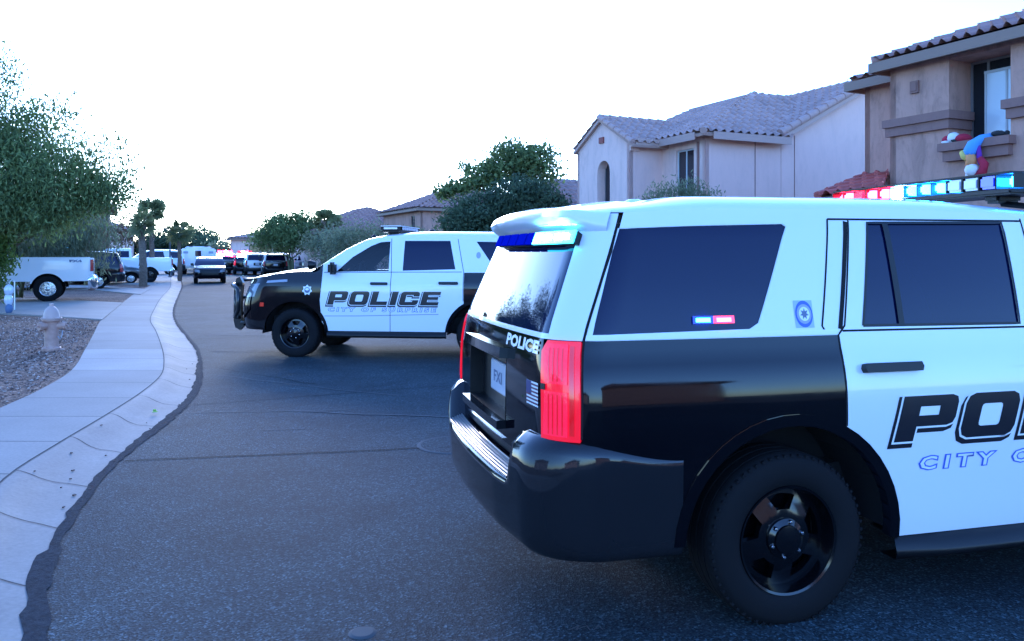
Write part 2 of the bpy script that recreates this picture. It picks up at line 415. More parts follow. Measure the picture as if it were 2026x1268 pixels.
# glyphs for the wide door lettering (unit height, width 1.55)
def chamfer(x0,y0,x1,y1,c): return [(x0+c,y0),(x1-c,y0),(x1-c*.3,y0+c*.3),(x1,y0+c),(x1,y1-c),(x1-c*.3,y1-c*.3),(x1-c,y1),(x0+c,y1),(x0+c*.3,y1-c*.3),(x0,y1-c),(x0,y0+c),(x0+c*.3,y0+c*.3)]
G={}
G['P']=[[(0,0),(0,1),(1.3,1),(1.45,.95),(1.5,.83),(1.5,.49),(1.45,.37),(1.3,.32),(.5,.32),(.5,0)],[(.5,.56),(1.02,.56),(1.02,.76),(.5,.76)]]
G['O']=[chamfer(0,0,1.5,1,.22),chamfer(.46,.25,1.04,.75,.07)]
G['L']=[[(0,0),(0,1),(.5,1),(.5,.27),(1.35,.27),(1.35,0)]]
G['I']=[[(0,0),(0,1),(.5,1),(.5,0)]]
G['C']=[[(.22,0),(1.28,0),(1.45,.07),(1.5,.2),(1.5,.38),(1.02,.38),(1.02,.25),(.46,.25),(.46,.75),(1.02,.75),(1.02,.64),(1.5,.64),(1.5,.8),(1.45,.93),(1.28,1),(.22,1),(.06,.94),(0,.8),(0,.2),(.06,.06)]]
G['E']=[[(0,0),(0,1),(1.4,1),(1.4,.76),(.48,.76),(.48,.62),(1.3,.62),(1.3,.4),(.48,.4),(.48,.25),(1.42,.25),(1.42,0)]]
GW={'P':1.5,'O':1.5,'L':1.35,'I':.5,'C':1.5,'E':1.42}
def text_tris(body,size=1,offset=0):
    cu=bpy.data.curves.new('tmp','FONT'); cu.body=body; cu.size=size; cu.offset=offset; cu.resolution_u=2
    ob=bpy.data.objects.new('tmp',cu); S.collection.objects.link(ob)
    bpy.context.view_layer.update(); me=ob.to_mesh()
    V=[(v.co.x,v.co.y) for v in me.vertices]; Fs=[tuple(p.vertices) for p in me.polygons]; ob.to_mesh_clear()
    bpy.data.objects.remove(ob); bpy.data.curves.remove(cu); return V,Fs
def decal(B,name,V,Fs,mp,sd,m,parent,off=.003):
    vs=[];ns=[]
    for p in V:
        a,z=mp(*p); vs.append(B.P(a,z,sd,off)); ns.append(B.Nn(a,z,sd))
    fo=[]
    for f in Fs:
        p=[Vector(vs[i]) for i in f[:3]]; g=(p[1]-p[0]).cross(p[2]-p[0]); fo.append(f if g.dot(Vector(ns[f[0]]))>0 else f[::-1])
    me=bpy.data.meshes.new(name); me.from_pydata(vs,[],fo); me.update(); return link(name,me,m,parent,normals=ns)
def big_word(B,word,a0,a1,z0,z1,sd,parent,shear=.28,kern=.22):
    """wide slanted lettering with a pale keyline and a drop edge; a runs in reading direction"""
    h=z1-z0; tot=sum(GW[c] for c in word)+kern*(len(word)-1); L=abs(a1-a0); dr=1 if a1>a0 else -1
    sx=(L-h*shear)/tot
    def mp(x,y): return (a0+dr*(x*sx+shear*h*y), z0+y*h)
    x=0; layers=[[],[],[]]
    for ch in word:
        g=[[(px+x,py) for px,py in lp] for lp in G[ch]]
        outer=ccw(g[0]); holes=g[1:]
        layers[0].append(([[(px-.05,py-.075) for px,py in offs(outer,.07)]]))            # black drop edge
        layers[1].append(([offs(outer,.045)]))                                            # pale keyline
        layers[2].append([outer]+holes)
        x+=GW[ch]+kern
    for i,(nm,mm,off) in enumerate((('letter_shadow','decalk',.0015),('letter_keyline','decalw',.0030),('lettering','decalk',.0045))):
        vs=[];fs=[]
        for loops in layers[i]:
            V,Fs=region2d(loops,.25); k=len(vs); vs+=V; fs+=[tuple(j+k for j in f) for f in Fs]
        decal(B,nm,vs,fs,mp,sd,M[mm],parent,off)
def small_word(B,body,a0,a1,z0,h,sd,parent,inner='decalw',outer='decalb',shear=.2,name='small_lettering',bold=.02,spacing=None):
    V,F1=text_tris(body,1,bold+.05); x0=min(p[0] for p in V); x1=max(p[0] for p in V); y1=max(p[1] for p in V); dr=1 if a1>a0 else -1
    sx=(abs(a1-a0)-shear*h)/(x1-x0)
    def mp(x,y): return (a0+dr*((x-x0)*sx+shear*h*y/y1), z0+y/y1*h)
    decal(B,name+'_edge' if inner else name,V,F1,mp,sd,M[outer],parent,.0025)
    if inner:
        V,F1=text_tris(body,1,bold-.012); decal(B,name,V,F1,mp,sd,M[inner],parent,.0038)

# ------------------------------------------------------------------ wheels
def wheel(parent,x,y,zc,rt,rr,wt,style,sd,rimm,nsp=5,nut=6,seg=48):
    """wheel thing-part: tyre with rim, spokes, hub as sub-parts. sd=+1 faces +y"""
    o=empty('wheel',(x,y,zc)); o.parent=parent
    hw=wt/2
    tp=[(rr-.006,hw*.80),(rr+.012,hw*.93),(rr+(rt-rr)*.35,hw*1.0),(rr+(rt-rr)*.7,hw*.99),(rt-.028,hw*.94),(rt-.012,hw*.84),(rt,hw*.70),(rt,hw*.46),(rt-.009,hw*.45),(rt-.009,hw*.40),(rt,hw*.39),(rt,hw*.05),(rt-.009,hw*.04)]
    tp=tp+[(r,-h) for r,h in tp[::-1]]
    mb=MB(); mb.lathe(tp,seg,'y')
    nb=seg if seg>30 else 0
    for i in range(nb):
        t=2*math.pi*(i+.5)/nb; rot=Matrix.Rotation(-t,3,'Y')
        mb.box((math.cos(t)*(rt-.012),sd*hw*.84,math.sin(t)*(rt-.012)),(.012,.016,2*math.pi*rt/nb*.35),rot)
    tyre=mb.build('tyre',M['rubber'],o,angle=35)
    mb=MB(); D=sd
    # outer lip and barrel
    mb.lathe([(rr+.004,D*hw*.86),(rr+.002,D*hw*.93),(rr-.008,D*hw*.90),(rr-.020,D*hw*.60),(rr-.026,D*hw*.1),(rr-.03,-D*hw*.8)],seg,'y')
    rim=mb.build('rim',rimm,o,angle=40)
    # spoke disc
    rh=.075 if style!='steel' else .088
    loops=[arc(0,0,rr-.018,0,360,seg)[:-1]]
    a=360/nsp
    for i in range(nsp):
        c=i*a-90+a/2
        r0,r1=rh+.035,rr-.045
        if style=='steel': w0,w1=a*.20,a*.30
        else: w0,w1=a*.22,a*.36
        lp=arc(0,0,r1,c-w1,c+w1,6)+arc(0,0,r0,c+w0,c-w0,3)
        loops.append(lp)
    V,Fs=region2d(loops,.035)
    def dep(r): return D*(hw*(.40 if style=='steel' else .62)+ (.030*sm((rr-.02-r)/(rr-.02-rh)) if style=='steel' else .02*sm((rr-.02-r)/.1)))
    vs=[(p[0],dep(math.hypot(*p)),p[1]) for p in V]; fs=list(Fs); k=len(vs)
    for lp in loops[1:]:
        q=resample(lp,.035)
        for p in q: yv=dep(math.hypot(*p)); vs+=[(p[0],yv,p[1]),(p[0]*.985,yv-D*.035,p[1]*.985)]
        L=len(q)
        for i in range(L): j=(i+1)%L; fs.append((k+2*i,k+2*j,k+2*j+1,k+2*i+1))
        k+=2*L
    mb=MB(); mb.add(vs,fs); mb.lathe([(.001,-D*hw*.1),(rr-.03,-D*hw*.12)],24,'y')
    mb.build('spokes',rimm,o,angle=35)
    y0=dep(rh)
    mb=MB(); mb.lathe([(rh,y0-D*.004),(rh*.98,y0+D*.012),(rh*.72,y0+D*.024),(rh*.70,y0+D*.034),(rh*.3,y0+D*.040),(.0005,y0+D*.041)],28,'y')
    hub=mb.build('hub_cap',rimm,o,angle=30)
    for i in range(nut if seg>30 else 0):
        mb=MB(); t=2*math.pi*(i+.3)/nut; rn=rh*.86
        mb.lathe([(.0095,y0+D*.010),(.0095,y0+D*.026),(.006,y0+D*.031),(.0003,y0+D*.032)],8,'y',(math.cos(t)*rn,0,math.sin(t)*rn))
        mb.build('lug_nut',M['chrome'],o,angle=40)
    return o

# ------------------------------------------------------------------ generic car
SEC=[(.2,.95),(.35,.985),(.55,1.0),(.75,1.008),(.9,1.012),(1.02,1.008),(1.12,.99),(1.2,.965),(1.45,.91),(1.7,.845),(1.8,.81),(1.95,.77)]
def te_z(te,x): return lin(x,te)
def sub_te(te,x0,x1):
    return [(x0,te_z(te,x0))]+[p for p in te if x0<p[0]<x1]+[(x1,te_z(te,x1))]
def make_car(c,root):
    B=Body(c); sp=c.get('sp',.08); zb=c['zb']; zs=c['zs']; zc=c['zc']; ra=c['ra']; wb=c['wb']; te=c['te']
    xg=c['xgap']; xd,xdt=c['xd'],c['xdt']; xB,xBt=c['xB'],c['xBt']; xF=c['xF']; z1=c.get('zlow',zs+.03); style=c['style']
    mU,mL,mD,mF=(M[k] for k in c['paint'])    # upper quarter, lower quarter, doors, front
    fe=c['fe']                                 # fender top edge (x,z)
    xfc=c['xfc']                               # fascia split
    wins=c['win']
    def zarch(x,cx): return zc+math.sqrt(max(0,ra*ra-(x-cx)**2))
    def ang(x,cx): return math.degrees(math.atan2(zarch(x,cx)-zc,x-cx))
    fa=math.degrees(math.asin(max(-1,min(1,(z1-zc)/ra))))
    fs_=math.degrees(math.asin(max(-1,min(1,(zs-zc)/ra))))
    xrl=c.get('xrl',xg)                        # lower quarter rear end
    bed=style=='bed'
    for sd in (1,-1):
        # lower quarter panel
        ztopq=c['rail'] if bed else zb
        ql=[(xg,ztopq),(xd,ztopq)]
        if xd<ra: ql+= [(xd,zarch(xd,0))]+arc(0,zc,ra,ang(xd,0),180-fa,18)[1:]
        else: ql+= [(xd,z1)]+arc(0,zc,ra,fa,180-fa,20)
        ql+=[(xg,z1)] if not c.get('lightcut') else [(xg,z1)]
        surf(B,'quarter_panel',[ql],sd,mL,root,sp=sp,depth=.03)
        if not bed:
            holes=[w for w in wins if w[0]=='q']
            up=[(xg,zb),(xd,zb),(xdt,te_z(te,xdt))]+sub_te(te,c['xrt'],xdt)[::-1][1:]
            surf(B,'upper_quarter',[up]+[w[1] for w in holes],sd,mU,root,sp=sp,depth=.02)
            for w in holes: surf(B,'quarter_window',[offs(w[1],.004)],sd,M['glassd'],root,off=-.006,sp=sp*1.5)
        # rear door
        if xd<xB-.2:
            lo=[(xd,zarch(xd,0))]+arc(0,zc,ra,ang(xd,0),fs_,10)[1:] if xd<ra else [(xd,zs)]
            dp=[(xdt,te_z(te,xdt)),(xd,zb)]+lo+[(xB,zs),(xB,zb)]+[(xBt,te_z(te,xBt))]+sub_te(te,xdt,xBt)[::-1][1:-1]
            hs=[w for w in wins if w[0]=='r']
            dr=surf(B,'rear_door',[dp]+[w[1] for w in hs],sd,mD,root,sp=sp,depth=.015)
            for w in hs: surf(B,'door_window',[offs(w[1],.004)],sd,M['glassd'],dr,off=-.006,sp=sp*1.5)
            for g in c.get('handles',[])[:1]:
                h=surf(B,'door_handle',[ccw([(g[0],g[2]-.019),(g[1],g[2]-.019),(g[1]+.008,g[2]),(g[1],g[2]+.019),(g[0],g[2]+.019),(g[0]-.008,g[2])])],sd,M['trim'] if c.get('hblack',True) else mD,dr,off=.035,sp=.02,depth=.036)
            c['rd%d'%sd]=dr
        # front door
        xq=c['xFl']
        pl=[(xBt,te_z(te,xBt)),(xB,zb),(xB,zs)]+[(xq[0],zs)]+[tuple(p) for p in xq[1]]+[(c['xFt'],te_z(te,c['xFt']))]+sub_te(te,xBt,c['xFt'])[::-1][1:-1]
        hs=[w for w in wins if w[0]=='f']
        dr=surf(B,'front_door',[pl]+[w[1] for w in hs],sd,mD,root,sp=sp,depth=.015)
        for w in hs: surf(B,'door_window',[offs(w[1],.004)],sd,M['glass'] if c.get('clear') else M['glassd'],dr,off=-.006,sp=sp*1.5)
        for g in c.get('handles',[])[1:2]:
            surf(B,'door_handle',[ccw([(g[0],g[2]-.019),(g[1],g[2]-.019),(g[1]+.008,g[2]),(g[1],g[2]+.019),(g[0],g[2]+.019),(g[0]-.008,g[2])])],sd,M['trim'] if c.get('hblack',True) else mD,dr,off=.035,sp=.02,depth=.036)
        c['fd%d'%sd]=dr
        # fender
        al=arc(wb,zc,ra,180-max(fa,0),fa,20)
        i0=[p for p in al]
        fp=[(xq[0],zs)]+[tuple(p) for p in xq[1]]+[(c['xFt'],te_z(te,c['xFt']))]+[p for p in fe if p[0]>c['xFt']+.02 and p[0]<xfc]+[(xfc,lin(xfc,fe)),(xfc,z1)]+al[::-1]
        surf(B,'fender',[fp],sd,mF,root,sp=sp,depth=.02)
        # arch lips
        for cx in (0,wb):
            lp=arc(cx,zc,ra+.004,180-fa,fs_,22)+arc(cx,zc,ra-c.get('lip',.045),fs_,180-fa,22)
            surf(B,'wheel_arch_lip',[lp],sd,M[c.get('lipm','trim')],root,off=.006,sp=.08,depth=.05)
        # sill / step
        if c.get('step'):
            mb=MB(); x0,x1=ra-.02,wb-ra+.02
            yy=B.ye(1.5,zs)
            pr=[(-.16,zs+.005),(.0,zs-.002),(.055,zs-.055),(.06,zs-.075),(.03,zs-.10),(-.10,zs-.10)]
            rows=[]
            for i in range(9):
                x=x0+(x1-x0)*i/8; e=sm(min(i,8-i)/1.2); rows.append([(x,sd*(yy+ (o_*1.0 if o_<0 else o_*(.3+.7*e))),z_) for o_,z_ in pr])
            grid('side_step',rows,M['trim'],root,flip=sd<0)
        gapp=c.get('gaps',[])
        if gapp: ribbon(B,'panel_gap',gapp,sd,.009,M['gap'],root,.0012)
    # rear face
    a0=B.a0; tail=c['tail']   # (aOuter, aInner, z0, z1)
    if style=='wagon':
        zt=te_z(te,c['xrt']); zr0=c['zr0']; zgt=zt-.005
        gl=c['rglass']        # loop in (t,z) t measured from centre, positive half polygon mirrored
        up=[(c['tU0'],zb),(c['tU1'],zgt)]
        L=[(-c['tU0'],zb),(c['tU0'],zb),(c['tU1'],zgt),(-c['tU1'],zgt)]
        tg=surf(B,'tailgate_upper',[[(a0+t,z) for t,z in L],[(a0+t,z) for t,z in gl]],-1,mU,root,sp=sp,depth=.015)
        surf(B,'rear_window',[[(a0+t,z) for t,z in offs(gl,.004)]],-1,M['glassd'],root,off=-.004,sp=sp)
        tl=c['tailt']  # half width of the tailgate between lamps
        L=[(-tl,zr0),(tl,zr0),(tl,zb),(-tl,zb)]
        rec=c.get('recess')
        loops=[[(a0+t,z) for t,z in L]]
        if rec: loops.append([(a0+t,z) for t,z in rec])
        tg=surf(B,'tailgate',loops,-1,mL,root,sp=sp,depth=.0)
        c['tg']=tg
        if rec:
            bx=surf(B,'plate_recess',[[(a0+t,z) for t,z in offs(rec,.002)]],-1,M['trim'],tg,off=-.075,sp=.1)
            vs=[];fs=[]; q=resample(rec,.08)
            for (t,z) in q: vs+=[B.P(a0+t,z,-1,.002),B.P(a0+t,z,-1,-.076)]
            n=len(q); fs=[(2*i,2*((i+1)%n),2*((i+1)%n)+1,2*i+1) for i in range(n)]
            mesh('recess_edge',vs,fs,M['trim'],tg)
        for sg in (1,-1):
            lp=[(a0+sg*t,z) for t,z in c['lamp']]
            tlp=surf(B,'tail_light',[lp],-1,M['tail'] if c.get('taillit') else M['tail0'],root,off=.012,sp=.05,depth=.03)
            c['tl%d'%sg]=tlp
            # body between lamp and quarter
            if c.get('pillar'):
                surf(B,'rear_pillar',[[(a0+sg*t,z) for t,z in c['pillar']]],-1,mU,root,sp=.07,depth=.01)
            if c.get('cheek'):
                surf(B,'rear_corner',[[(a0+sg*t,z) for t,z in c['cheek']]],-1,mL,root,sp=.07,depth=.0)
    else:
        zt=c['ztail']; tl=c['tailt']
        surf(B,'tailgate' if bed else 'boot_lid',[[(a0-tl,c['zr0']),(a0+tl,c['zr0']),(a0+tl,zt),(a0-tl,zt)]],-1,M[c.get('gatem','white')] if bed else mL,root,sp=sp)
        w=xg-a0
        for sg in (1,-1):
            lp=[(a0+sg*t,z) for t,z in [(tl,c['zl0']),(w,c['zl0']),(w,c['zl1']),(tl,c['zl1'])]]
            surf(B,'tail_light',[lp],-1,M['tail0'],root,off=.008,sp=.06,depth=.02)
            surf(B,'rear_corner',[[(a0+sg*t,z) for t,z in [(tl,c['zr0']),(w,c['zr0']),(w,c['zl0']),(tl,c['zl0'])]]],-1,mL,root,sp=sp)
            if zt>c['zl1']+.01: surf(B,'rear_corner',[[(a0+sg*t,z) for t,z in [(tl,c['zl1']),(w,c['zl1']),(w,zt),(tl,zt)]]],-1,mL,root,sp=sp)
    # bumper rear
    w=xrl-a0; nb_=110 if c.get('sp',.1)<.1 else 40; ts=[-w+2*w*i/nb_ for i in range(nb_+1)]
    rows=[]
    for t in ts:
        at=abs(t); cen=1-sm((at-c.get('bc',.60))/.09); k=.03+.97*sm((w-at)/.5)
        side=c['bside']; mid=c['bmid']
        if c.get('bnew'):
            cen=1-sm((at-.655)/.03); O=lin(at,[(0,.112),(.5,.108),(.8,.085),(1.0,.034),(1.15,.012),(w,.001)]); k=1
            dn=.09*sm((at-.9)/(w-.9)); low=[(O,.56),(O*.99,.50),(O*.97,.44),(O*.85,.40),(O*.55,.37),(-.03,.345),(-.08,.34)]; side=[(-.01,.86-dn),(.25*O,.848-dn),(.8*O,.80-dn*.8),(O,.70-dn*.2),(O,.62)]+low; mid=[(-.02,.668),(.02,.662),(.86*O,.640),(O*.98,.62),(O,.60)]+low
        row=[]
        for (o1,h1),(o2,h2) in zip(side,mid):
            o_=(o1+(o2-o1)*cen)*k if o1>0 or o2>0 else o1+(o2-o1)*cen
            row.append(B.P(a0+t,h1+(h2-h1)*cen,-1,o_))
        rows.append(row)
    grid('rear_bumper',rows,M[c.get('bumpm','black')],root,flip=True)
    # roof
    rows=[]; zt0=te_z(te,c['xrt']); xw=c['xw']
    loop=[]
    if style=='wagon':
        na=14; arr=[B.a0+(c['xrt']-B.a0)*i/na for i in range(na+1)]
    else: arr=[c['xrt']]
    arr+= [c['xrt']+(xw-c['xrt'])*i/24 for i in range(1,25)]
    rr=[(i/9)**2 for i in range(10)]
    for side in (1,-1):
        rows=[]
        for a in arr:
            z=te_z(te,max(a,c['xrt'])); p=B.P(a,z,side); h=c['crown']*(1 if style=='wagon' else 1)*(.55+.45*sm((xw-p[0])/.7))*(.5+.5*sm((p[0]-c['XR'])/.9))
            row=[]
            for q in rr:
                x=p[0]+(max(p[0],c['XR']+.75)-p[0])*q if style=='wagon' else p[0]
                row.append((x,p[1]*(1-q),z+h*(1-(1-q)**4)**.62))
            rows.append(row)
        if side==1: R1=rows
        else: R2=rows
    full=[r1[:-1]+r2[::-1] for r1,r2 in zip(R1,R2)]
    grid('roof',full,mU if not c.get('roofm') else M[c['roofm']],root)
    hf=full[-1]
    # windshield
    n=9; rows=[]; bot=c['cowl']  # (x,z) base of the A pillar
    for i in range(n+1):
        t=i/n; x=xw+(bot[0]-xw)*t; z=te_z(te,x); p=B.P(x,z,1); row=[]
        m=len(hf)
        for j in range(m):
            top=hf[j]; jj=top[1]/abs(hf[0][1])
            zz=top[2]-te_z(te,xw); row.append((p[0]+c.get('wsb',.14)*sm(t*1.4)*(1-jj*jj),p[1]*jj,z+zz*(1-t)))
        rows.append(row)
    grid('windscreen',rows,M['glass'] if c.get('clear') else M['glassd'],root)
    wl=rows[-1]
    # hood
    rows=[]; m=len(wl)
    xs=[c['cowl'][0]+(xfc-c['cowl'][0])*i/10 for i in range(11)]
    for i,x in enumerate(xs):
        z=lin(x,fe) if x>c['cowl'][0] else te_z(te,x); p=B.P(x,z,1); row=[]; t=i/10
        for j in range(m):
            jj=wl[j][1]/abs(wl[0][1]); row.append((p[0]+c.get('wsb',.14)*(1-jj*jj)*(1-sm(t*1.6)) ,p[1]*jj,z+c['hoodh']*(1-abs(jj)**3)*(.4+.6*sm(t*3))))
        rows.append(row)
    # continue to the nose following the fascia top
    for i in range(1,7):
        t=i/6; row=[]
        for j in range(m):
            jj=wl[j][1]/abs(wl[0][1]); a_edge=B.a1-(B.a1-xfc)*abs(jj); zf=c['znose']; q=B.P(a_edge,zf+(lin(xfc,fe)-zf)*abs(jj)**1.5,1 if jj>=0 else -1)
            b=rows[10][j]; row.append((b[0]+(q[0]-b[0])*t,b[1]+(q[1]-b[1])*t,b[2]+(q[2]-b[2])*(t**1.8)))
        rows.append(row)
    grid('bonnet',rows,mF if not c.get('hoodm') else M[c['hoodm']],root)
    # front fascia
    w=B.a1-xfc; zf=c['znose']
    def ztop(t): return zf+(lin(xfc,fe)-zf)*(abs(t)/w)**1.5
    top=[(w-2*w*i/16) for i in range(17)]
    lamps=c['hlamp']; gr=c['grille']
    loops=[[(B.a1+t,z1) for t in (-w,w)]+[(B.a1+t,ztop(t)) for t in top]]
    hl=[[(B.a1+sg*t,z) for t,z in lamps] for sg in (1,-1)]
    loops+=hl+[[(B.a1+t,z) for t,z in gr]]
    surf(B,'front_bumper',loops,1,mF,root,sp=sp,depth=.01)
    for h in hl: surf(B,'head_light',[offs(h,.003)],1,M['head'],root,off=.0,sp=.07)
    g=surf(B,'grille',[offs([(B.a1+t,z) for t,z in gr],.003)],1,M['trim'],root,off=-.03,sp=.1)
    gx=[t for t,z in gr]; gz=[z for t,z in gr]
    ribbon(B,'grille_bar',[[(B.a1+min(gx),zz),(B.a1+max(gx),zz)] for zz in [min(gz)+(max(gz)-min(gz))*k/5 for k in (1,2,3,4)]],1,.022,M[c.get('grillem','trim')],g,-.008)
    # underbody and cabin floor
    mb=MB(); yb=.80
    mb.box(((c['XR']+c['XF'])/2,0,z1+.10),(c['XF']-c['XR']-.9,2*(c['W']-.32),.22)); mb.box((wb/2,0,z1+.08),(wb-2*ra-.04,2*(c['W']-.10),.16))
    for cx in (0,wb):
        mb.tube([(cx,-.7,zc),(cx,.7,zc)],.06,10)
        for sd in (1,-1):
            pts=arc(cx,zc,ra-.02,180,0,14); vs=[];
            for x,z in pts: vs+=[(x,sd*(c['W']-.03),z),(x,sd*(c['W']-.42),z)]
            mb.add(vs,[(2*i,2*i+1,2*i+3,2*i+2) for i in range(14)])
            mb.add([(cx,sd*(c['W']-.42),zc-.1)]+[(x,sd*(c['W']-.42),z) for x,z in pts],[tuple([0,i+1,i+2]) for i in range(14)])
    mb.build('underbody',M['under'],root)
    if c.get('clear'):
        for sd in (1,-1):
            mb=MB(); mb.box((1.55,sd*.42,zb-.42),(.5,.52,.16),bev=.05); mb.box((1.28,sd*.42,zb-.03),(.16,.50,.68),Matrix.Rotation(R(-12),3,'Y'),bev=.05); mb.box((1.21,sd*.42,zb+.38),(.09,.28,.2),bev=.03); mb.build('seat',M['seat'],root,angle=40)
        mb=MB(); mb.box((2.35,0,zb-.12),(.45,1.55,.22),bev=.06); mb.build('dashboard',M['seat'],root,angle=40)
        mb=MB(); mb.lathe([(.17,0),(.185,.012),(.2,0),(.185,-.012),(.17,0)],20,'x'); o=mb.build('steering_wheel',M['trim'],root,smooth=True); o.location=(2.02,.42,zb-.02)
        mb=MB(); mb.box((1.02,0,zb-.05),(.03,1.5,.9),bev=.01); mb.build('partition',M['seat'],root)
    wy=c['W']-c['wt']/2-.012
    for cx in (0,wb):
        for sd in (1,-1):
            wheel(root,cx,sd*wy,c['rt'],c['rt'],c['rr'],c['wt'],c.get('wstyle','steel'),sd,M[c.get('wm','wheelb')],c.get('nsp',5),seg=c.get('wseg',48))
    return B
def mirrors(B,c,root,z=None,x=None):
    z=z or c['zb']+.09; x=x or c['xF']-.25
    for sd in(1,-1):
        y=B.ye(x,c['zb'])
        mb=MB(); mb.box((x,sd*(y+.13),z),(.10,.20,.19),bev=.035); mb.box((x+.01,sd*(y+.02),z-.07),(.06,.12,.05),bev=.01)
        mb.build('door_mirror',M['trim'],root,angle=40)
def light_bar(root,x,z,L,mods,wd=.30,h=.075,lid='decalw',glow=False):
    o=empty('light_bar',(x,0,z)); o.parent=root
    mb=MB(); mb.box((0,0,-.018),(wd*.9,L*.96,.03),bev=.01)
    for s in(1,-1): mb.box((0,s*L*.36,-.045),(.16,.10,.05),bev=.015); mb.tube([(0,s*L*.36,-.07),(0,s*(L*.5),-.10),(0,s*(L*.5+.06),-.17)],.018,6)
    mb.build('bar_base',M['trim'],o,angle=40)
    mb=MB(); mb.box((0,0,h+.004),(wd*.94,L*.97,.012),bev=.005); mb.build('bar_lid',M[lid],o,angle=40)
    mb=MB()
    for y in [-L/2+L*i/len(mods) for i in range(len(mods)+1)]: mb.box((0,y*.985,h/2-.002),(wd*.88,.010,h-.004))
    mb.build('lens_divider',M['trim'],o)
    n=len(mods)
    if glow: h=h*1.8
    for i,mm in enumerate(mods):
        y=-L/2+L*(i+.5)/n
        mb=MB(); e=.10 if i in(0,n-1) else 0
        mb.box((0,y,h/2-.002),(wd-.02-e,L/n-(.05 if mm in 'RBW' else .008),(h-.022) if mm in 'RBW' else h-.008),bev=.012); mb.build('lens',M[{'r':'ledrh','b':'ledbh','R':'ledr','B':'ledb','c':'clear','W':'ledw'}[mm]],o,angle=40)
    return o
# ------------------------------------------------------------------ ground, road, kerb, pavement
def interp(pts):
    ys=[p[1] for p in pts]; xs=[p[0] for p in pts]
    return lambda y: tabl(y,[(b,a) for a,b in pts])
EDGE=[(-1.0,1.2),(-1.35,2.2),(-1.69,2.9),(-1.96,3.4),(-2.27,3.96),(-2.64,4.84),(-3.02,6.1),(-3.14,6.7),(-3.24,7.4),(-3.36,8.1),(-3.53,8.95),(-3.80,9.9),(-4.15,10.9),(-4.70,12.34),(-5.33,13.86),(-6.43,16.2),(-7.86,19.2),(-9.31,22.54),(-11.2,27.28),(-14.0,34.5),(-17.4,43.2),(-25.6,63),(-45,108)]
BACK=[(-1.6,1.0),(-2.0,2.2),(-2.58,3.18),(-2.95,4.3),(-3.42,5.52),(-3.62,6.51),(-3.82,7.7),(-4.07,9.0),(-4.40,10.25),(-4.85,11.4),(-5.53,12.95),(-7.05,16.2),(-8.40,19.0),(-10.1,23.14),(-12.2,28.4),(-15.6,37.3),(-18.1,43.4),(-26.3,63),(-45.7,108)]
INNER=[(-3.2,1.0),(-3.6,2.5),(-4.1,4.5),(-4.62,6.4),(-5.0,7.9),(-5.26,9.1),(-5.74,10.66),(-6.81,13.06),(-8.01,15.68),(-9.52,18.98),(-12.3,25.85),(-14.9,32.4),(-17.9,40.5),(-19.2,43.6),(-27.6,63),(-47,108)]
RIGHT=[(9.3,1.0),(8.2,4),(6.3,9),(3.6,15),(0.2,23),(-5.4,36),(-12.4,52),(-17.6,64),(-37,108)]
xe,xb,xi,xr=(interp(q) for q in (EDGE,BACK,INNER,RIGHT))
def yr(y0,y1,st,gr=1.0):
    o=[];y=y0
    while y<y1: o.append(y); y+=st*max(1,y*gr)
    o.append(y1); return o
g=mesh('ground',[(-900,-200,-.06),(900,-200,-.06),(900,2500,-.06),(-900,2500,-.06)],[(0,1,2,3)],M['dirt']); tag(g,None,kind='structure')
ysq=yr(-6,108,.25,.06)
def rz(x,y):
    y=max(y,1.2); t=(x-xe(y))/(xr(y)-xe(y)); return .03*(1-abs(2*t-1))
def X0(y): return xe(y) if y>1.2 else -1.0+(1.2-y)*-.0-.0*(y)
rows=[[(xe(max(y,1.2)),y,0),( (xe(max(y,1.2))+xr(max(y,1)))/2,y,0.03),(xr(max(y,1)),y,0)] for y in ysq]
road=grid('road',rows,M['asphalt'],flip=True); tag(road,None,kind='structure')
# rolled kerb with gutter
prof=[(0,-.002),(.08,.0),(.45,.018),(.62,.045),(.78,.082),(.9,.097),(1,.10)]
def kerb(name,fe_,fb_,y0,y1):
    rows=[]
    for y in yr(y0,y1,.2,.08):
        a=fe_(y); b=fb_(y); rows.append([(a+(b-a)*u,y,h) for u,h in prof])
    o=grid(name,rows,M['concrete2']); return tag(o,None,kind='structure')
kerb('kerb',xe,xb,1.2,108)
kerb('kerb_right',xr,lambda y:xr(y)+.65,1.0,108)
# pavement: one slab per bay, each bay with its own tone
jy=[1.0,2.2,3.45,4.6]+[5.62,6.6,7.62,8.62,9.66,10.7,11.9,13.1,14.4,15.8,17.3,18.98,20.8,22.6,24.4,26,28,30,32,34,36,38,40,42,45,48,52,56,60,66,72,80,90,108]
vs=[];fs=[];tn=[]
for a,b in zip(jy,jy[1:]):
    tv=rnd.uniform(-.10,.10); 
    if 10.2<a<13: tv=.26
    if 8.5<a<10.2: tv=-.06
    q=[a+(b-a)*i/4 for i in range(5)]; q[0]+=.006; q[-1]-=.006
    k=len(vs)
    for y in q: vs+=[(xb(y),y,.10),((xb(y)+xi(y))/2,y,.102),(xi(y),y,.10)]; tn+=[tv]*3
    for i in range(4):
        for j in range(2): fs.append((k+i*3+j+1,k+i*3+j,k+i*3+3+j,k+i*3+4+j))
sw=mesh('pavement',vs,[f for f in fs],M['concrete'],tint=tn); tag(sw,None,kind='structure')
ub=grid('pavement_bed',[[(xb(y)+.01,y,.094),(xi(y)-.01,y,.094)] for y in yr(1,108,.5,.1)],M['joint']); tag(ub,None,kind='structure')
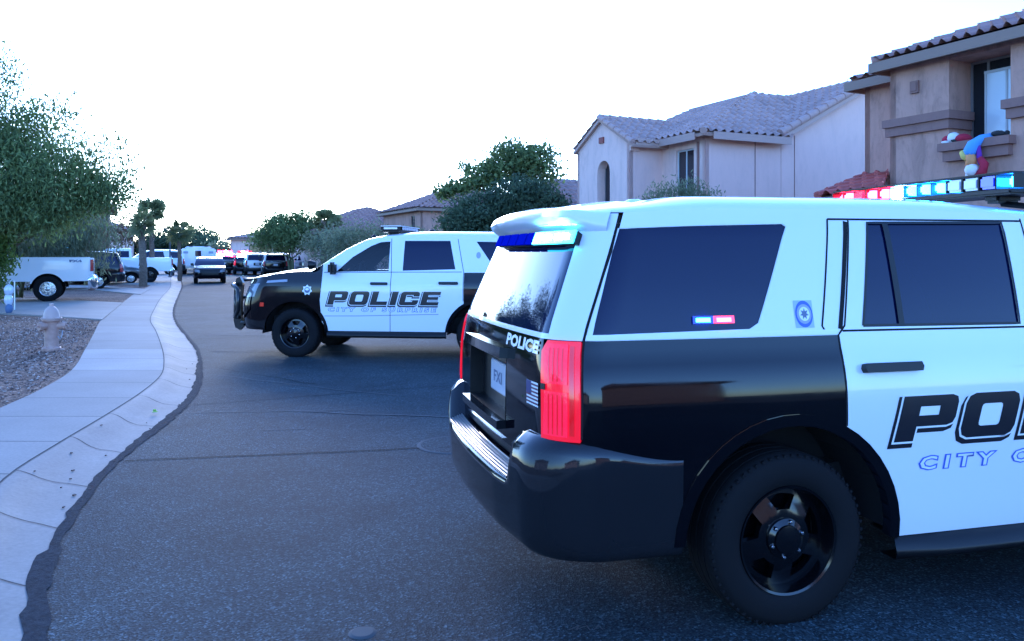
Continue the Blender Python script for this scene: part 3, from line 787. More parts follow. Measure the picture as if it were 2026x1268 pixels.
# kerb joints: dark grooves following the rolled profile, skewed and wavy as cut
def strip(vs,fs,pts,w):
    k=len(vs)
    for i,p in enumerate(pts):
        p=Vector(p); d=Vector(pts[min(i+1,len(pts)-1)])-Vector(pts[max(i-1,0)]); n=Vector((-d.y,d.x,0)).normalized()*w*.5
        vs+=[tuple(p+n),tuple(p-n)]
    for i in range(len(pts)-1): fs.append((k+2*i+1,k+2*i+3,k+2*i+2,k+2*i))
def kz(u): return lin(u,prof)
vs=[];fs=[]
for y in [2.1,3.25,4.05,4.9,5.75,6.7,7.7,8.8,9.95,11.0,12.3,14.0,15.8,17.8,20,23,26,30]:
    sh=rnd.uniform(-.1,.1)
    pts=[]
    for i in range(13):
        u=i/12; yy=y-.10*(1-u)+.02*math.sin(u*7+y)+sh*u; pts.append((xe(yy)+(xb(yy)-xe(yy))*u,yy,kz(u)+.004))
    strip(vs,fs,pts,.008)
pts=[(xb(y)+.004,y,.1035) for y in yr(1,60,.25,.08)]; strip(vs,fs,pts,.014)
o=mesh('kerb_joints',vs,fs,M['joint']); tag(o,None,kind='structure')
# ragged tar lip where the asphalt meets the gutter, and cracks
vs=[];fs=[]; r2=random.Random(3)
pts=[];w=.05
k=0; prev=None
for y in yr(1.2,60,.09,.12):
    a=.02+.03*r2.random()+(.045 if y<4.4 else 0)*(.7+.6*r2.random()); b=.02+.03*r2.random()
    if 7<y<12: a+=.03
    vs+=[(xe(y)-a,y,.007),(xe(y)+b,y,.006)]
    if k: fs.append((2*k-1,2*k+1,2*k,2*k-2))
    k+=1
o=mesh('tar_lip',vs,fs,M['tar']); tag(o,None,kind='structure')
vs=[];fs=[]
def crack(p0,p1,w,amp,seed,st=.12):
    r=random.Random(seed); L=math.hypot(p1[0]-p0[0],p1[1]-p0[1]); n=max(4,int(L/st)); nx,ny=-(p1[1]-p0[1])/L,(p1[0]-p0[0])/L; pts=[]; o=0
    for i in range(n+1):
        o=o*.8+r.uniform(-amp,amp); x=p0[0]+(p1[0]-p0[0])*i/n+nx*o; y=p0[1]+(p1[1]-p0[1])*i/n+ny*o
        t=(x-xe(y))/(xr(y)-xe(y)); pts.append((x,y,.03*(1-abs(2*t-1))+.0055))
    strip(vs,fs,pts,w)
crack((-3.02,6.36),(-.35,6.78),.016,.012,1)
crack((-3.4,8.7),(2.5,11.5),.012,.02,2); crack((-6.0,15.6),(1,18.5),.02,.03,4); crack((-4.2,11.6),(-2.4,10.1),.012,.02,8)
o=mesh('road_cracks',vs,fs,M['crack']); tag(o,None,kind='structure')
vs=[];fs=[]
crack((-3.3,8.3),(-1.7,8.4),.018,.01,11); crack((-2.2,8.35),(-.6,8.0),.03,.02,12); crack((-3.9,10.9),(-1.3,9.2),.02,.02,13); crack((-6.3,16.4),(-3,16.2),.05,.02,14); crack((-5,13.6),(-1,13.2),.05,.02,15)

crack((-9,22),(-6,22.3),.06,.03,18); crack((-2.3,7.45),(-1.9,7.5),.012,.01,19)
o=mesh('road_scratches',vs,fs,M['dust']); tag(o,None,kind='structure')
# round utility cover edge beside the SUV bumper, survey disc and the chalked mark
mb=MB(); zq=rz(-.46,6.85); mb.lathe([(.30,.004),(.315,.007),(.335,.001)],40,'z',(-.46,6.85,zq)); mb.lathe([(.0005,.0045),(.30,.0045)],40,'z',(-.46,6.85,zq),1)
o=mb.build('utility_cover',[M['dust'],M['asphalt']]); tag(o,'round utility cover set flush in the asphalt by the rear bumper','utility cover')
mb=MB(); mb.lathe([(.0005,.007),(.045,.007),(.06,.001)],24,'z',(-.63,3.45,rz(-.63,3.45))); o=mb.build('survey_marker',M['dust']); tag(o,'small pale metal disc set in the road in the foreground','road marker')
vs=[];fs=[]
for p,q in (((.24,3.46),(.29,3.50)),((.29,3.50),(.27,3.46)),((.27,3.46),(.32,3.50)),((.32,3.5),(.33,3.455)),((.345,3.46),(.37,3.50)),((.37,3.50),(.385,3.46))): crack(p,q,.006,.002,3,.01)
o=mesh('chalk_mark',[(v[0],v[1],rz(v[0],v[1])+.005) for v in vs],fs,M['dust']); tag(o,'pale chalk scribble on the asphalt beside the tyre','chalk mark')
# yards
def yard(name,fx,sgn,y0,y1):
    rows=[]
    for y in yr(y0,y1,.8,.08):
        x=fx(y); row=[(x,y,.085)]
        for d_ in (.5,1.5,3,6,12,60): row.append((x+sgn*d_,y+ d_*.3*(-sgn)*0,.085+.02*math.sin(y*.7+d_)*min(1,d_)))
        rows.append(row)
    o=grid(name,rows,M['gravel'],flip=sgn>0); return tag(o,None,kind='structure')
yard('gravel_yard',lambda y:xi(max(y,1.0)),-1,-4,105); yard('gravel_yard_right',lambda y:xr(max(y,1.0))+.64,1,-4,105)
def slab(name,pts,z,m=None):
    o=MB().prism([(x,y,z-.06) for x,y in pts],(0,0,.06)).build(name,m or M['concrete']); return tag(o,None,kind='structure')
slab('driveway',[(-9.50,18.98),(-13.05,21.1),(-19.5,24.6),(-21.5,31.0),(-16.6,28.3),(-12.25,25.75)],.118)
slab('driveway',[(-14.1,31.1),(-18.2,35.6),(-26,40),(-27.5,44),(-19.5,39.5),(-15.9,35.9)],.118)
slab('driveway',[(-18.05,41.2),(-26,46),(-28,51),(-19.8,46.2)],.118)
slab('driveway',[(7.0,9.5),(12,11.5),(9.6,16.6),(5.0,14.0)],.118)
# loose stones of the gravel bed near the hydrant (uncountable)
r3=np.random.RandomState(5); n=9000
ys_=6.5+r3.power(.9,n)*13.5; dx=r3.gamma(1.6,1.3,n)+.02; xs_=np.array([xi(y) for y in ys_])-dx
keep=[]
for x,y in zip(xs_,ys_): keep.append(not(y>18.6+(-(x+9.5))*.55))
ico=[(0,0,1),(.9,0,.3),(.28,.85,.3),(-.72,.53,.3),(-.72,-.53,.3),(.28,-.85,.3),(.3,.2,-.5)]
icf=[(0,1,2),(0,2,3),(0,3,4),(0,4,5),(0,5,1),(1,6,2),(2,6,3),(3,6,4),(4,6,5),(5,6,1)]
vs=[];fs=[];tn=[];ico=np.array(ico)
for x,y,kp in zip(xs_,ys_,keep):
    if not kp: continue
    s=r3.uniform(.008,.024); an=r3.uniform(0,6.3); c,s_=math.cos(an),math.sin(an); sc=r3.uniform(.6,1.3,3)*s
    p=ico*sc; p=np.stack([p[:,0]*c-p[:,1]*s_,p[:,0]*s_+p[:,1]*c,p[:,2]],1)+np.array((x,y,.088+s*.3)); k=len(vs)
    vs+=p.tolist(); fs+=[(a+k,b+k,c2+k) for a,b,c2 in icf]; tn+=[r3.rand()]*7
M['stone']=mat('loose_stone',rough=.9,fn=lambda t,b:t.links.new(ramp(t,N(t,'ShaderNodeAttribute',attribute_name='tint').outputs['Fac'],[(0,(.09,.055,.045)),(.5,(.30,.17,.125)),(1,(.58,.42,.34))]),b.inputs['Base Color']))
o=mesh('gravel_stones',vs,fs,M['stone'],tint=tn); tag(o,None,kind='stuff')
# a few leaves and grit on the gutter
for i,(x,y) in enumerate([(-3.95,9.95),(-4.7,11.4)]): pass
mb=MB()
for i in range(26):
    y=rnd.uniform(4.6,6.6) if i<14 else rnd.uniform(7,12); u=rnd.random()**2; x=xe(y)+(xb(y)-xe(y))*u; s=rnd.uniform(.006,.016); mb.box((x,y,kz(u)+.008),(s,s*1.4,.006),Matrix.Rotation(rnd.random()*3,3,'Z'))
o=mb.build('gutter_grit',M['stone']); tag(o,None,kind='stuff')
mb=MB(); mb.box((-3.55,8.14,.045),(.05,.03,.006),Matrix.Rotation(.6,3,'Z')); mb.box((-3.56,8.16,.052),(.03,.03,.01),Matrix.Rotation(1.6,3,'X'))
o=mb.build('fallen_leaf',mat('yellow_green_leaf',(.25,.45,.08),.6)); tag(o,'small green leaf lying in the concrete gutter','leaf')

# ------------------------------------------------------------------ fire hydrant
hy=empty('fire_hydrant',(-7.30,12.98,.085)); tag(hy,'pale pink fire hydrant standing in the gravel beside the pavement','fire hydrant')
mb=MB(); mb.lathe([(.0005,0),(.135,0),(.14,.01),(.14,.05),(.13,.06),(.105,.07),(.10,.09),(.098,.44),(.105,.46),(.125,.47),(.135,.48),(.135,.505),(.12,.51)],28,'z')
for i in range(8): t=math.pi*i/4; mb.tube([(.12*math.cos(t),.12*math.sin(t),.045),(.12*math.cos(t),.12*math.sin(t),.075)],.012,6)
mb.build('barrel',M['hyd'],hy,angle=35)
mb=MB(); mb.lathe([(.15,.505),(.152,.525),(.125,.535),(.115,.56),(.108,.60),(.088,.66),(.05,.70),(.032,.71),(.032,.735),(.028,.75),(.0005,.755)],28,'z')
for i in range(8): t=math.pi*i/4; mb.tube([(.137*math.cos(t),.137*math.sin(t),.50),(.137*math.cos(t),.137*math.sin(t),.54)],.011,6)
mb.build('bonnet_cap',M['hydc'],hy,angle=35)
for (dx,dy,r_,L) in ((.96,.28,.052,.16),(-.55,-.83,.062,.15),(-.9,-.1,.045,.14)):
    q=Vector((dx,dy,0)).normalized(); mb=MB(); mb.tube([q*.07+Vector((0,0,.40)),q*(L)+Vector((0,0,.40))],r_,16)
    mb.tube([q*L+Vector((0,0,.40)),q*(L+.045)+Vector((0,0,.40))],[r_*1.25,r_*1.15],8); mb.tube([q*(L+.045)+Vector((0,0,.40)),q*(L+.075)+Vector((0,0,.40))],.016,5)
    mb.build('hose_outlet',M['hyd'],hy,angle=35)
mb=MB()
pts=[(.16,.02,.36),(.17,.0,.25),(.15,-.02,.18),(.12,-.04,.24)]; mb.tube(pts,.008,5); mb.build('cap_chain',M['steel'],hy,smooth=True)
mb=MB(); mb.box((.12,.02,.02),(.14,.07,.03),bev=.01); mb.build('foot_lug',M['hydc'],hy)

# ------------------------------------------------------------------ houses
SD=Vector((-.43,.90,0)).normalized(); ND=Vector((.90,.43,0)).normalized()
class Fr:
    def __init__(s,o,S_=SD,N_=ND): s.o=Vector(o); s.S=S_; s.N=N_
    def __call__(s,q,t,z=0): p=s.o+s.N*q+s.S*t; return Vector((p.x,p.y,z))
def wall(name,root,A,Bp,z0,z1,m,holes=(),inward=None,depth=.12,top=None,th=.14,glass=None,frame=None,mull=None,arch=False):
    """upright wall from A to B (3D, z ignored), holes=[loops in (s,z)], with reveals going inward and windows"""
    A=Vector((A.x,A.y,0)); Bp=Vector((Bp.x,Bp.y,0)); L=(Bp-A).length; u=(Bp-A)/L; n=inward.normalized()
    outer=[(0,z0),(L,z0)]+([(L,z1),(0,z1)] if top is None else top)
    V,Fs=region2d([outer]+list(holes),.6)
    vs=[tuple(A+u*s_+Vector((0,0,z))) for s_,z in V]; fs=list(Fs); k=len(vs)
    for lp in [outer]+list(holes):
        d_=th if lp is outer else depth; nn=len(lp)
        for s_,z in lp: p=A+u*s_+Vector((0,0,z)); vs+=[tuple(p),tuple(p+n*d_)]
        for i in range(nn): j=(i+1)%nn; fs.append((k+2*i,k+2*j,k+2*j+1,k+2*i+1))
        k+=2*nn
    w=mesh(name,vs,fs,m,root)
    bm=bmesh.new(); bm.from_mesh(w.data); bmesh.ops.remove_doubles(bm,verts=bm.verts,dist=1e-5); bmesh.ops.recalc_face_normals(bm,faces=bm.faces[:]); bm.to_mesh(w.data); bm.free()
    for lp in holes:
        x0=min(p[0] for p in lp);x1=max(p[0] for p in lp);y0=min(p[1] for p in lp);y1=max(p[1] for p in lp)
        def P3(s_,z,d_): return tuple(A+u*s_+n*d_+Vector((0,0,z)))
        mb=MB(); mb.add([P3(x0,y0,depth-.01),P3(x1,y0,depth-.01),P3(x1,y1,depth-.01),P3(x0,y1,depth-.01)],[(0,1,2,3)])
        wi=mb.build('window',glass or M['wglass'],root)
        fr=.05; mb=MB()
        def bar(a,b,c,d_): mb.prism([P3(a,c,depth-.035),P3(b,c,depth-.035),P3(b,d_,depth-.035),P3(a,d_,depth-.035)],n*.022)
        bar(x0,x1,y0,y0+fr); bar(x0,x1,y1-fr,y1); bar(x0,x0+fr,y0+fr,y1-fr); bar(x1-fr,x1,y0+fr,y1-fr)
        if mull: xm=x0+(x1-x0)*mull; bar(xm-fr/2,xm+fr/2,y0+fr,y1-fr)
        mb.build('window_frame',frame or M['wframe'],wi)
    return w
def tile_roof(name,root,pts,m,pitch=.32,course=.38,th=.05,lod=6,eave=None,seed=1,fm='fascia'):
    """pts: planar polygon (3D); first edge is the eave (or pass direction). corrugated barrel tiles in courses"""
    P_=[Vector(p) for p in pts]; e=(eave if eave is not None else (P_[1]-P_[0])).normalized()
    n=(P_[1]-P_[0]).cross(P_[2]-P_[0]).normalized()
    if n.z<0: n=-n
    v=n.cross(e).normalized()
    if v.z<0: v=-v
    O=P_[0]; lp=[((p-O).dot(e),(p-O).dot(v)) for p in P_]
    x0=min(p[0] for p in lp);x1=max(p[0] for p in lp);y0=min(p[1] for p in lp);y1=max(p[1] for p in lp)
    gx=[x0+pitch/lod*i for i in range(int((x1-x0)/pitch*lod)+2)]
    gy=[]
    k=0
    while y0+k*course<y1+course: gy+=[y0+k*course+.006,y0+k*course+course*.5,y0+(k+1)*course-.006]; k+=1
    V,Fs=region2d([lp],pitch/lod*1.0001,course*.3,gx,gy)
    r=random.Random(seed); tv={}
    vs=[];tn=[]
    for a,b in V:
        ph=((a-x0)/pitch)%1; bb=((b-y0)/course); saw=1-(bb%1)
        h=.095*max(0,math.sin(math.pi*min(1,ph/.62))) if ph<.62 else .008
        vs.append(tuple(O+e*a+v*b+n*(h+.045*saw+.02)))
        key=(int((a-x0)/pitch),int(bb)); 
        if key not in tv: tv[key]=min(1,max(0,r.gauss(.5,.11)))
        tn.append(tv[key])
    fs=[]
    for f in Fs:
        p=[Vector(vs[i]) for i in f]; g_=(p[1]-p[0]).cross(p[2]-p[0]); fs.append(f if g_.dot(n)>0 else f[::-1])
    o=mesh(name,vs,fs,m,root,tint=tn)
    mb=MB(); mb.prism([p-n*.09 for p in P_],n*.09); mb.build('roof_deck',M[fm],o)
    return o
def ridge_caps(root,a,b,m,r=.10,step=.38):
    a=Vector(a);b=Vector(b);L=(b-a).length;u=(b-a)/L;k=max(1,int(L/step)); mb=MB()
    for i in range(k):
        p=a+u*(i*L/k); q=a+u*((i+1)*L/k+.05); mb.tube([p+Vector((0,0,.06)),q+Vector((0,0,.035))],[r*1.12,r*.92],8)
    o=mb.build('ridge_tiles',m,root,angle=50)
    at=o.data.attributes.new('tint','FLOAT','POINT'); at.data.foreach_set('value',[.55]*len(o.data.vertices)); return o
def eaves(root,a,b,out,z,drop=.20,fm='fascia2'):
    """soffit and fascia board from a to b, projecting by vector out"""
    a=Vector((a.x,a.y,z));b=Vector((b.x,b.y,z)); mb=MB()
    mb.prism([a,b,b+out,a+out],(0,0,-.03)); mb.prism([a+out,b+out,b+out*1.08,a+out*1.08],(0,0,-drop)); mb.prism([a+out+Vector((0,0,.09)),b+out+Vector((0,0,.09)),b+out*1.08+Vector((0,0,.09)),a+out*1.08+Vector((0,0,.09))],(0,0,-.088))
    return mb.build('eaves_board',M[fm],root)

# --- near right house (tan)
HA=empty('house',(7.76,16.8,.08)); tag(HA,'tan stucco house at the right edge with soft toys on its upper window sill','house')
FA=Fr((7.76,16.8,0)); inv=Matrix.Translation((-7.76,-16.8,-.08))
def under(root,fn):
    before=set(S.objects); fn(); 
    for o in set(S.objects)-before:
        if o.parent is root: o.matrix_parent_inverse=root.matrix_world.inverted()
def houseA():
    zt=5.50
    def hole(t0,t1,z0,z1): return [(t0,z0),(t1,z0),(t1,z1),(t0,z1)]
    # street facade: runs from G (t=0) towards the viewer (t negative)
    A_=FA(0,0); B_=FA(0,-7.5)
    wall('wall',HA,A_,B_,0,zt,M['stucco_a'],[hole(1.32,2.52,3.72,5.33)],ND,depth=.66,glass=M['dark'],frame=M['wframe'],mull=.30)
    # window leaf with a bright reflection painted as pale colour, inside the deep reveal
    def P3(s_,z,d_): return FA(d_,-s_,z)
    mb=MB(); mb.prism([P3(1.66,3.75,.612),P3(2.50,3.75,.612),P3(2.50,5.05,.612),P3(1.66,5.05,.612)],ND*.006)
    o=mb.build('window_reflection',M['brightpane'],HA)
    mb=MB(); mb.prism([P3(2.03,3.75,.60),P3(2.07,3.75,.60),P3(2.07,5.05,.60),P3(2.03,5.05,.60)],ND*.01); mb.prism([P3(1.62,3.75,.60),P3(1.66,3.75,.60),P3(1.66,5.1,.60),P3(1.62,5.1,.60)],ND*.01); mb.prism([P3(1.62,5.05,.59),P3(2.50,5.05,.59),P3(2.50,5.10,.59),P3(1.62,5.10,.59)],ND*.02)
    mb.build('window_frame',M['wframel'],HA)
    # hidden far side wall and the set-back wall with the slot window
    wall('wall',HA,FA(.9,1.42),FA(.9,-.0),0,zt,M['stucco_a'],[hole(.86,1.30,3.35,4.98)],ND,depth=.08,glass=M['brightpane'],frame=M['wframe'])
    wall('wall',HA,FA(0,0),FA(.9,0),0,zt,M['stucco_a'],[],-SD)
    wall('wall',HA,FA(.9,1.42),FA(9,1.42),0,zt,M['stucco_a'],[],-SD)
    # moulded band
    def band(t0,t1,q0,z0,z1,d_,nm='moulded_band',extra=0):
        mb=MB(); mb.prism([FA(q0,-t0,z0),FA(q0,-t1,z0),FA(q0-d_,-t1-0,z0),FA(q0-d_,-t0,z0)],(0,0,z1-z0)); return mb
    mb=band(-.10,1.32,0.0,4.20,4.36,.13); m2=band(-.06,1.32,0,4.02,4.198,.08); mb.add(m2.v,m2.f)
    # band turns into the reveal
    for z0,z1,w_ in((4.20,4.36,.10),(4.02,4.198,.05)):
        p=[FA(.0,-1.32,z0),FA(.60,-1.32,z0),FA(.60,-1.32-w_,z0),FA(.0-.13 if w_>.06 else -.08,-1.32-w_,z0),FA(.0-.13 if w_>.06 else -.08,-1.321,z0)]; mb.prism(p,(0,0,z1-z0))
    mb.build('moulded_band',M['stucco_t'],HA)
    mb=band(2.42,7.5,0.0,4.20,4.36,.13); m2=band(2.48,7.5,0,4.02,4.198,.08); mb.add(m2.v,m2.f); mb.build('moulded_band',M['stucco_t'],HA)
    mb=band(1.22,2.62,0,3.57,3.72,.20); m2=band(1.28,2.56,0,3.38,3.568,.13); mb.add(m2.v,m2.f); mb.build('window_sill',M['stucco_t'],HA)
    mb=MB(); mb.prism([FA(.9,1.42-.80,3.20),FA(.9,1.42-1.36,3.20),FA(.75,1.42-1.36,3.20),FA(.75,1.42-.80,3.20)],(0,0,.14)); mb.prism([FA(.9,1.42-.84,3.0),FA(.9,1.42-1.32,3.0),FA(.81,1.42-1.32,3.0),FA(.81,1.42-.84,3.0)],(0,0,.198)); mb.build('window_sill',M['stucco_t'],HA)
    # vent cover
    mb=MB(); mb.prism([FA(0,-.50,4.82),FA(0,-.68,4.82),FA(-.05,-.68,4.82),FA(-.05,-.50,4.82)],(0,0,.24)); mb.prism([FA(-.05,-.53,4.86),FA(-.05,-.65,4.86),FA(-.065,-.65,4.86),FA(-.065,-.53,4.86)],(0,0,.16)); mb.build('wall_vent',M['stucco_t'],HA)
    # roof
    e=.30
    ta,tb=.20,-8
    a=FA(-e,ta,zt+.02); b=FA(-e,tb,zt+.02); k=.36
    tile_roof('roof',HA,[b,a,FA(3.2,ta-3.6,zt+.02+3.62*k),FA(3.2,tb,zt+.02+3.62*k)],M['tile'],seed=3,pitch=.25)
    ridge_caps(HA,a,FA(3.2,ta-3.6,zt+.02+3.62*k),M['tile'])
    mb=MB(); mb.prism([FA(0,ta,zt-.0),FA(0,tb,zt),FA(-e,tb,zt),FA(-e,ta,zt)],(0,0,-.10)); mb.prism([FA(-e,ta,zt-.16),FA(-e,tb,zt-.16),FA(-e-.05,tb,zt-.16),FA(-e-.05,ta+.05,zt-.16)],(0,0,.20))
    mb.prism([FA(-e,ta,zt-.16),FA(6,ta,zt-.16),FA(6,ta+.05,zt-.16),FA(-e,ta+.05,zt-.16)],(0,0,.20)); mb.build('eaves_board',M['fascia'],HA)
    tile_roof('roof',HA,[a,FA(6,ta,zt+.02),FA(3.2,ta-3.6,zt+.02+3.62*k)],M['tile'],seed=9)
    # roof over the set-back part
    a=FA(.9-e,1.42+.22,zt-.02); b=FA(.9-e,-.1,zt-.02)
    tile_roof('roof',HA,[b,a,FA(4.1,1.64-3.2,zt+1.2),FA(4.1,-.1,zt+1.2)],M['tile'],seed=4)
    tile_roof('roof',HA,[a,FA(9,1.64,zt-.02),FA(4.1,1.64-3.2,zt+1.2)],M['tile'],seed=5)
    mb=MB(); mb.prism([FA(.9-e,1.64,zt-.20),FA(.9-e,.0,zt-.20),FA(.9-e-.05,.0,zt-.20),FA(.9-e-.05,1.69,zt-.20)],(0,0,.20)); mb.prism([FA(.9-e,1.64,zt-.06),FA(.9-e,-.0,zt-.06),FA(.9,.0,zt-.06),FA(.9,1.64,zt-.06)],(0,0,.03)); mb.prism([FA(.9-e,1.64,zt-.20),FA(9,1.64,zt-.20),FA(9,1.69,zt-.20),FA(.9-e,1.69,zt-.20)],(0,0,.2)); mb.build('eaves_board',M['fascia'],HA)
    # low porch roof, red light-bar spill painted into its tile colour
    z0=2.72; a=FA(-1.0,.98,z0+.08); b=FA(-1.0,-.66,z0+.08); c_=FA(.88,.74,z0+.62); d_=FA(.88,1.40,z0+.62)
    tile_roof('porch_roof',HA,[b,a,d_,c_],M['tile3'],seed=6); tile_roof('porch_roof',HA,[a,FA(.88,2.1,z0+.08),d_],M['tile3'],seed=7)
    ridge_caps(HA,a,d_,M['tile3'],.08)
    for q,t in ((-.85,.80),):
        mb=MB(); c0=FA(q,t); mb.box((c0.x,c0.y,z0/2),(.35,.35,z0-.02)); mb.build('porch_column',M['stucco_a'],HA)
under(HA,houseA) if False else houseA()
def reparent(root):
    bpy.context.view_layer.update()
    for o in root.children: o.matrix_parent_inverse=root.matrix_world.inverted()
reparent(HA)

# --- grey house with gable and hip
HB=empty('house',(5.9,25,.08)); tag(HB,'grey stucco house with arched gable window, second from the right','house')
FB=Fr((5.9,25,0))
def houseB():
    z=5.28; m=M['stucco_w']; k=.50
    C=FB(0,0); D=FB(0,2.2); E=FB(-1.29,2.2); Fp=FB(-1.29,5.53)
    wall('wall',HB,FB(3.03,0),FB(0,0),0,z,M['stucco_b'],[],SD)
    # tall side wall rising with the rake
    L=7.6
    wall('wall',HB,FB(3.05,0),FB(3.05+L,0),0,z,M['stucco_b'],[],SD,top=[(L,z+.25),(3.95,z+.22+3.95*.52),(0,z+.22)])
    wall('wall',HB,C,D,0,z,m,[[(.55,3.1),(1.45,3.1),(1.45,4.95),(.55,4.95)]],ND,depth=.10,mull=.5,frame=M['wframel'])
    wall('wall',HB,E,D,0,z,M['stucco_b'],[],SD)
    w=3.33
    ar=arc(w*.47,4.42,.40,0,180,8)
    wall('wall',HB,E,Fp,0,z,m,[[(w*.47-.40,3.35)]+[(w*.47+.40,3.35)]+ar],ND,depth=.34,top=[(w,z),(w/2,z+.95),(0,z)],mull=.5)
    wall('wall',HB,Fp,FB(6,5.53),0,z,m,[],-SD)
    mb=MB(); p=FB(-1.29,2.2+w*.47)
    mb.prism([FB(-1.29,2.2+w*.47-.55,3.22),FB(-1.29,2.2+w*.47+.55,3.22),FB(-1.42,2.2+w*.47+.55,3.22),FB(-1.42,2.2+w*.47-.55,3.22)],(0,0,.13)); mb.build('window_sill',M['stucco_t'],HB)
    mb=MB(); mb.prism([FB(-1.29,2.2+w*.5-.14,5.42),FB(-1.29,2.2+w*.5+.14,5.42),FB(-1.34,2.2+w*.5+.14,5.42),FB(-1.34,2.2+w*.5-.14,5.42)],(0,0,.2)); mb.build('gable_vent',M['tile3'],HB)
    # corbel and drainpipe, wall joints
    mb=MB(); mb.prism([FB(-1.29,2.2,4.98),FB(-.98,2.2,4.98),FB(-.98,2.12,4.98),FB(-1.29,2.12,4.98)],(0,0,.12)); mb.prism([FB(-1.29,2.2,5.102),FB(-.90,2.2,5.102),FB(-.90,2.05,5.102),FB(-1.29,2.05,5.102)],(0,0,.14)); mb.build('corbel',m,HB)
    mb=MB(); mb.prism([FB(-.0,.28,.1),FB(-.0,.34,.1),FB(-.06,.34,.1),FB(-.06,.28,.1)],(0,0,5.0)); mb.build('downpipe',M['stucco_t'],HB)
    mb=MB()
    for q in (1.95,3.6): mb.prism([FB(q,0,.1),FB(q+.025,0,.1),FB(q+.025,-.012,.1),FB(q,-.012,.1)],(0,0,z-.2+(.3 if q>3 else 0)))
    mb.build('wall_joint',M['stucco_t'],HB)
    # roofs
    T=M['tile2']; e=.38
    # front-room hip: side slope facing the viewer, front slope facing the street
    zq=z+.02
    Pk=FB(4.45,3.0,7.34); Pe=FB(7.4,3.0,7.42)
    a=FB(-e,-e,zq-.02)
    tile_roof('roof',HB,[a,FB(3.12,-e,zq-.02),FB(3.12+3.2,2.6,7.2),Pk],T,seed=11,fm='fascia2')
    tile_roof('roof',HB,[FB(-e,6.2,zq-.02),a,Pk,FB(4.45,6.2,7.34)],T,seed=12,fm='fascia2')
    ridge_caps(HB,a,Pk,T); ridge_caps(HB,Pk,Pe,T)
    # main gable roof, street side slope, with its rake over the tall wall
    r0=FB(2.9,-.22,z+.20); r1=FB(7.05,-.22,7.60)
    tile_roof('roof',HB,[FB(2.9,7.5,z+.20),r0,r1,FB(7.05,7.5,7.60)],T,seed=13,fm='fascia2')
    tile_roof('roof',HB,[FB(11.2,-.22,z+.20),FB(11.2,7.5,z+.20),FB(7.05,7.5,7.60),r1],T,seed=14)
    ridge_caps(HB,r1,FB(7.05,7.5,7.60),T); ridge_caps(HB,FB(2.75,-.26,z+.14),FB(7.05,-.26,7.60),T,.12,.42)
    mb=MB(); mb.prism([FB(2.9,-.30,z-.02),FB(7.05,-.30,7.40),FB(7.05,-.30,7.60),FB(2.9,-.30,z+.20)],SD*.05); mb.build('rake_board',M['fascia2'],HB)
    # projecting gable
    pz=z+.02+(w/2+e*.0)*.56
    g0=FB(-1.29-.12,2.2-e,z-.14); g1=FB(-1.29-.12,2.2+w/2,z+.97); g2=FB(-1.29-.12,2.2+w+.12,z+.02)
    tile_roof('roof',HB,[g0,FB(3.2,2.2-e,z-.14),FB(3.2,2.2+w/2,z+.97),g1],T,seed=15,fm='fascia2')
    tile_roof('roof',HB,[FB(3.2,2.2+w+.12,z+.02),g2,g1,FB(3.2,2.2+w/2,z+.97)],T,seed=16,fm='fascia2')
    ridge_caps(HB,g1,FB(3.0,2.2+w/2,z+.97),T); ridge_caps(HB,g0+Vector((0,0,.02)),g1,T,.09,.36); 
    for p0,p1,o_ in ((FB(0,-0,0),FB(3.1,0,0),-SD*e),(FB(0,0,0),FB(0,2.3,0),-ND*e),(FB(-1.29,2.2,0),FB(0,2.2,0),-SD*e*.9)): eaves(HB,p0,p1,o_,z-.03,.14)
houseB(); reparent(HB)

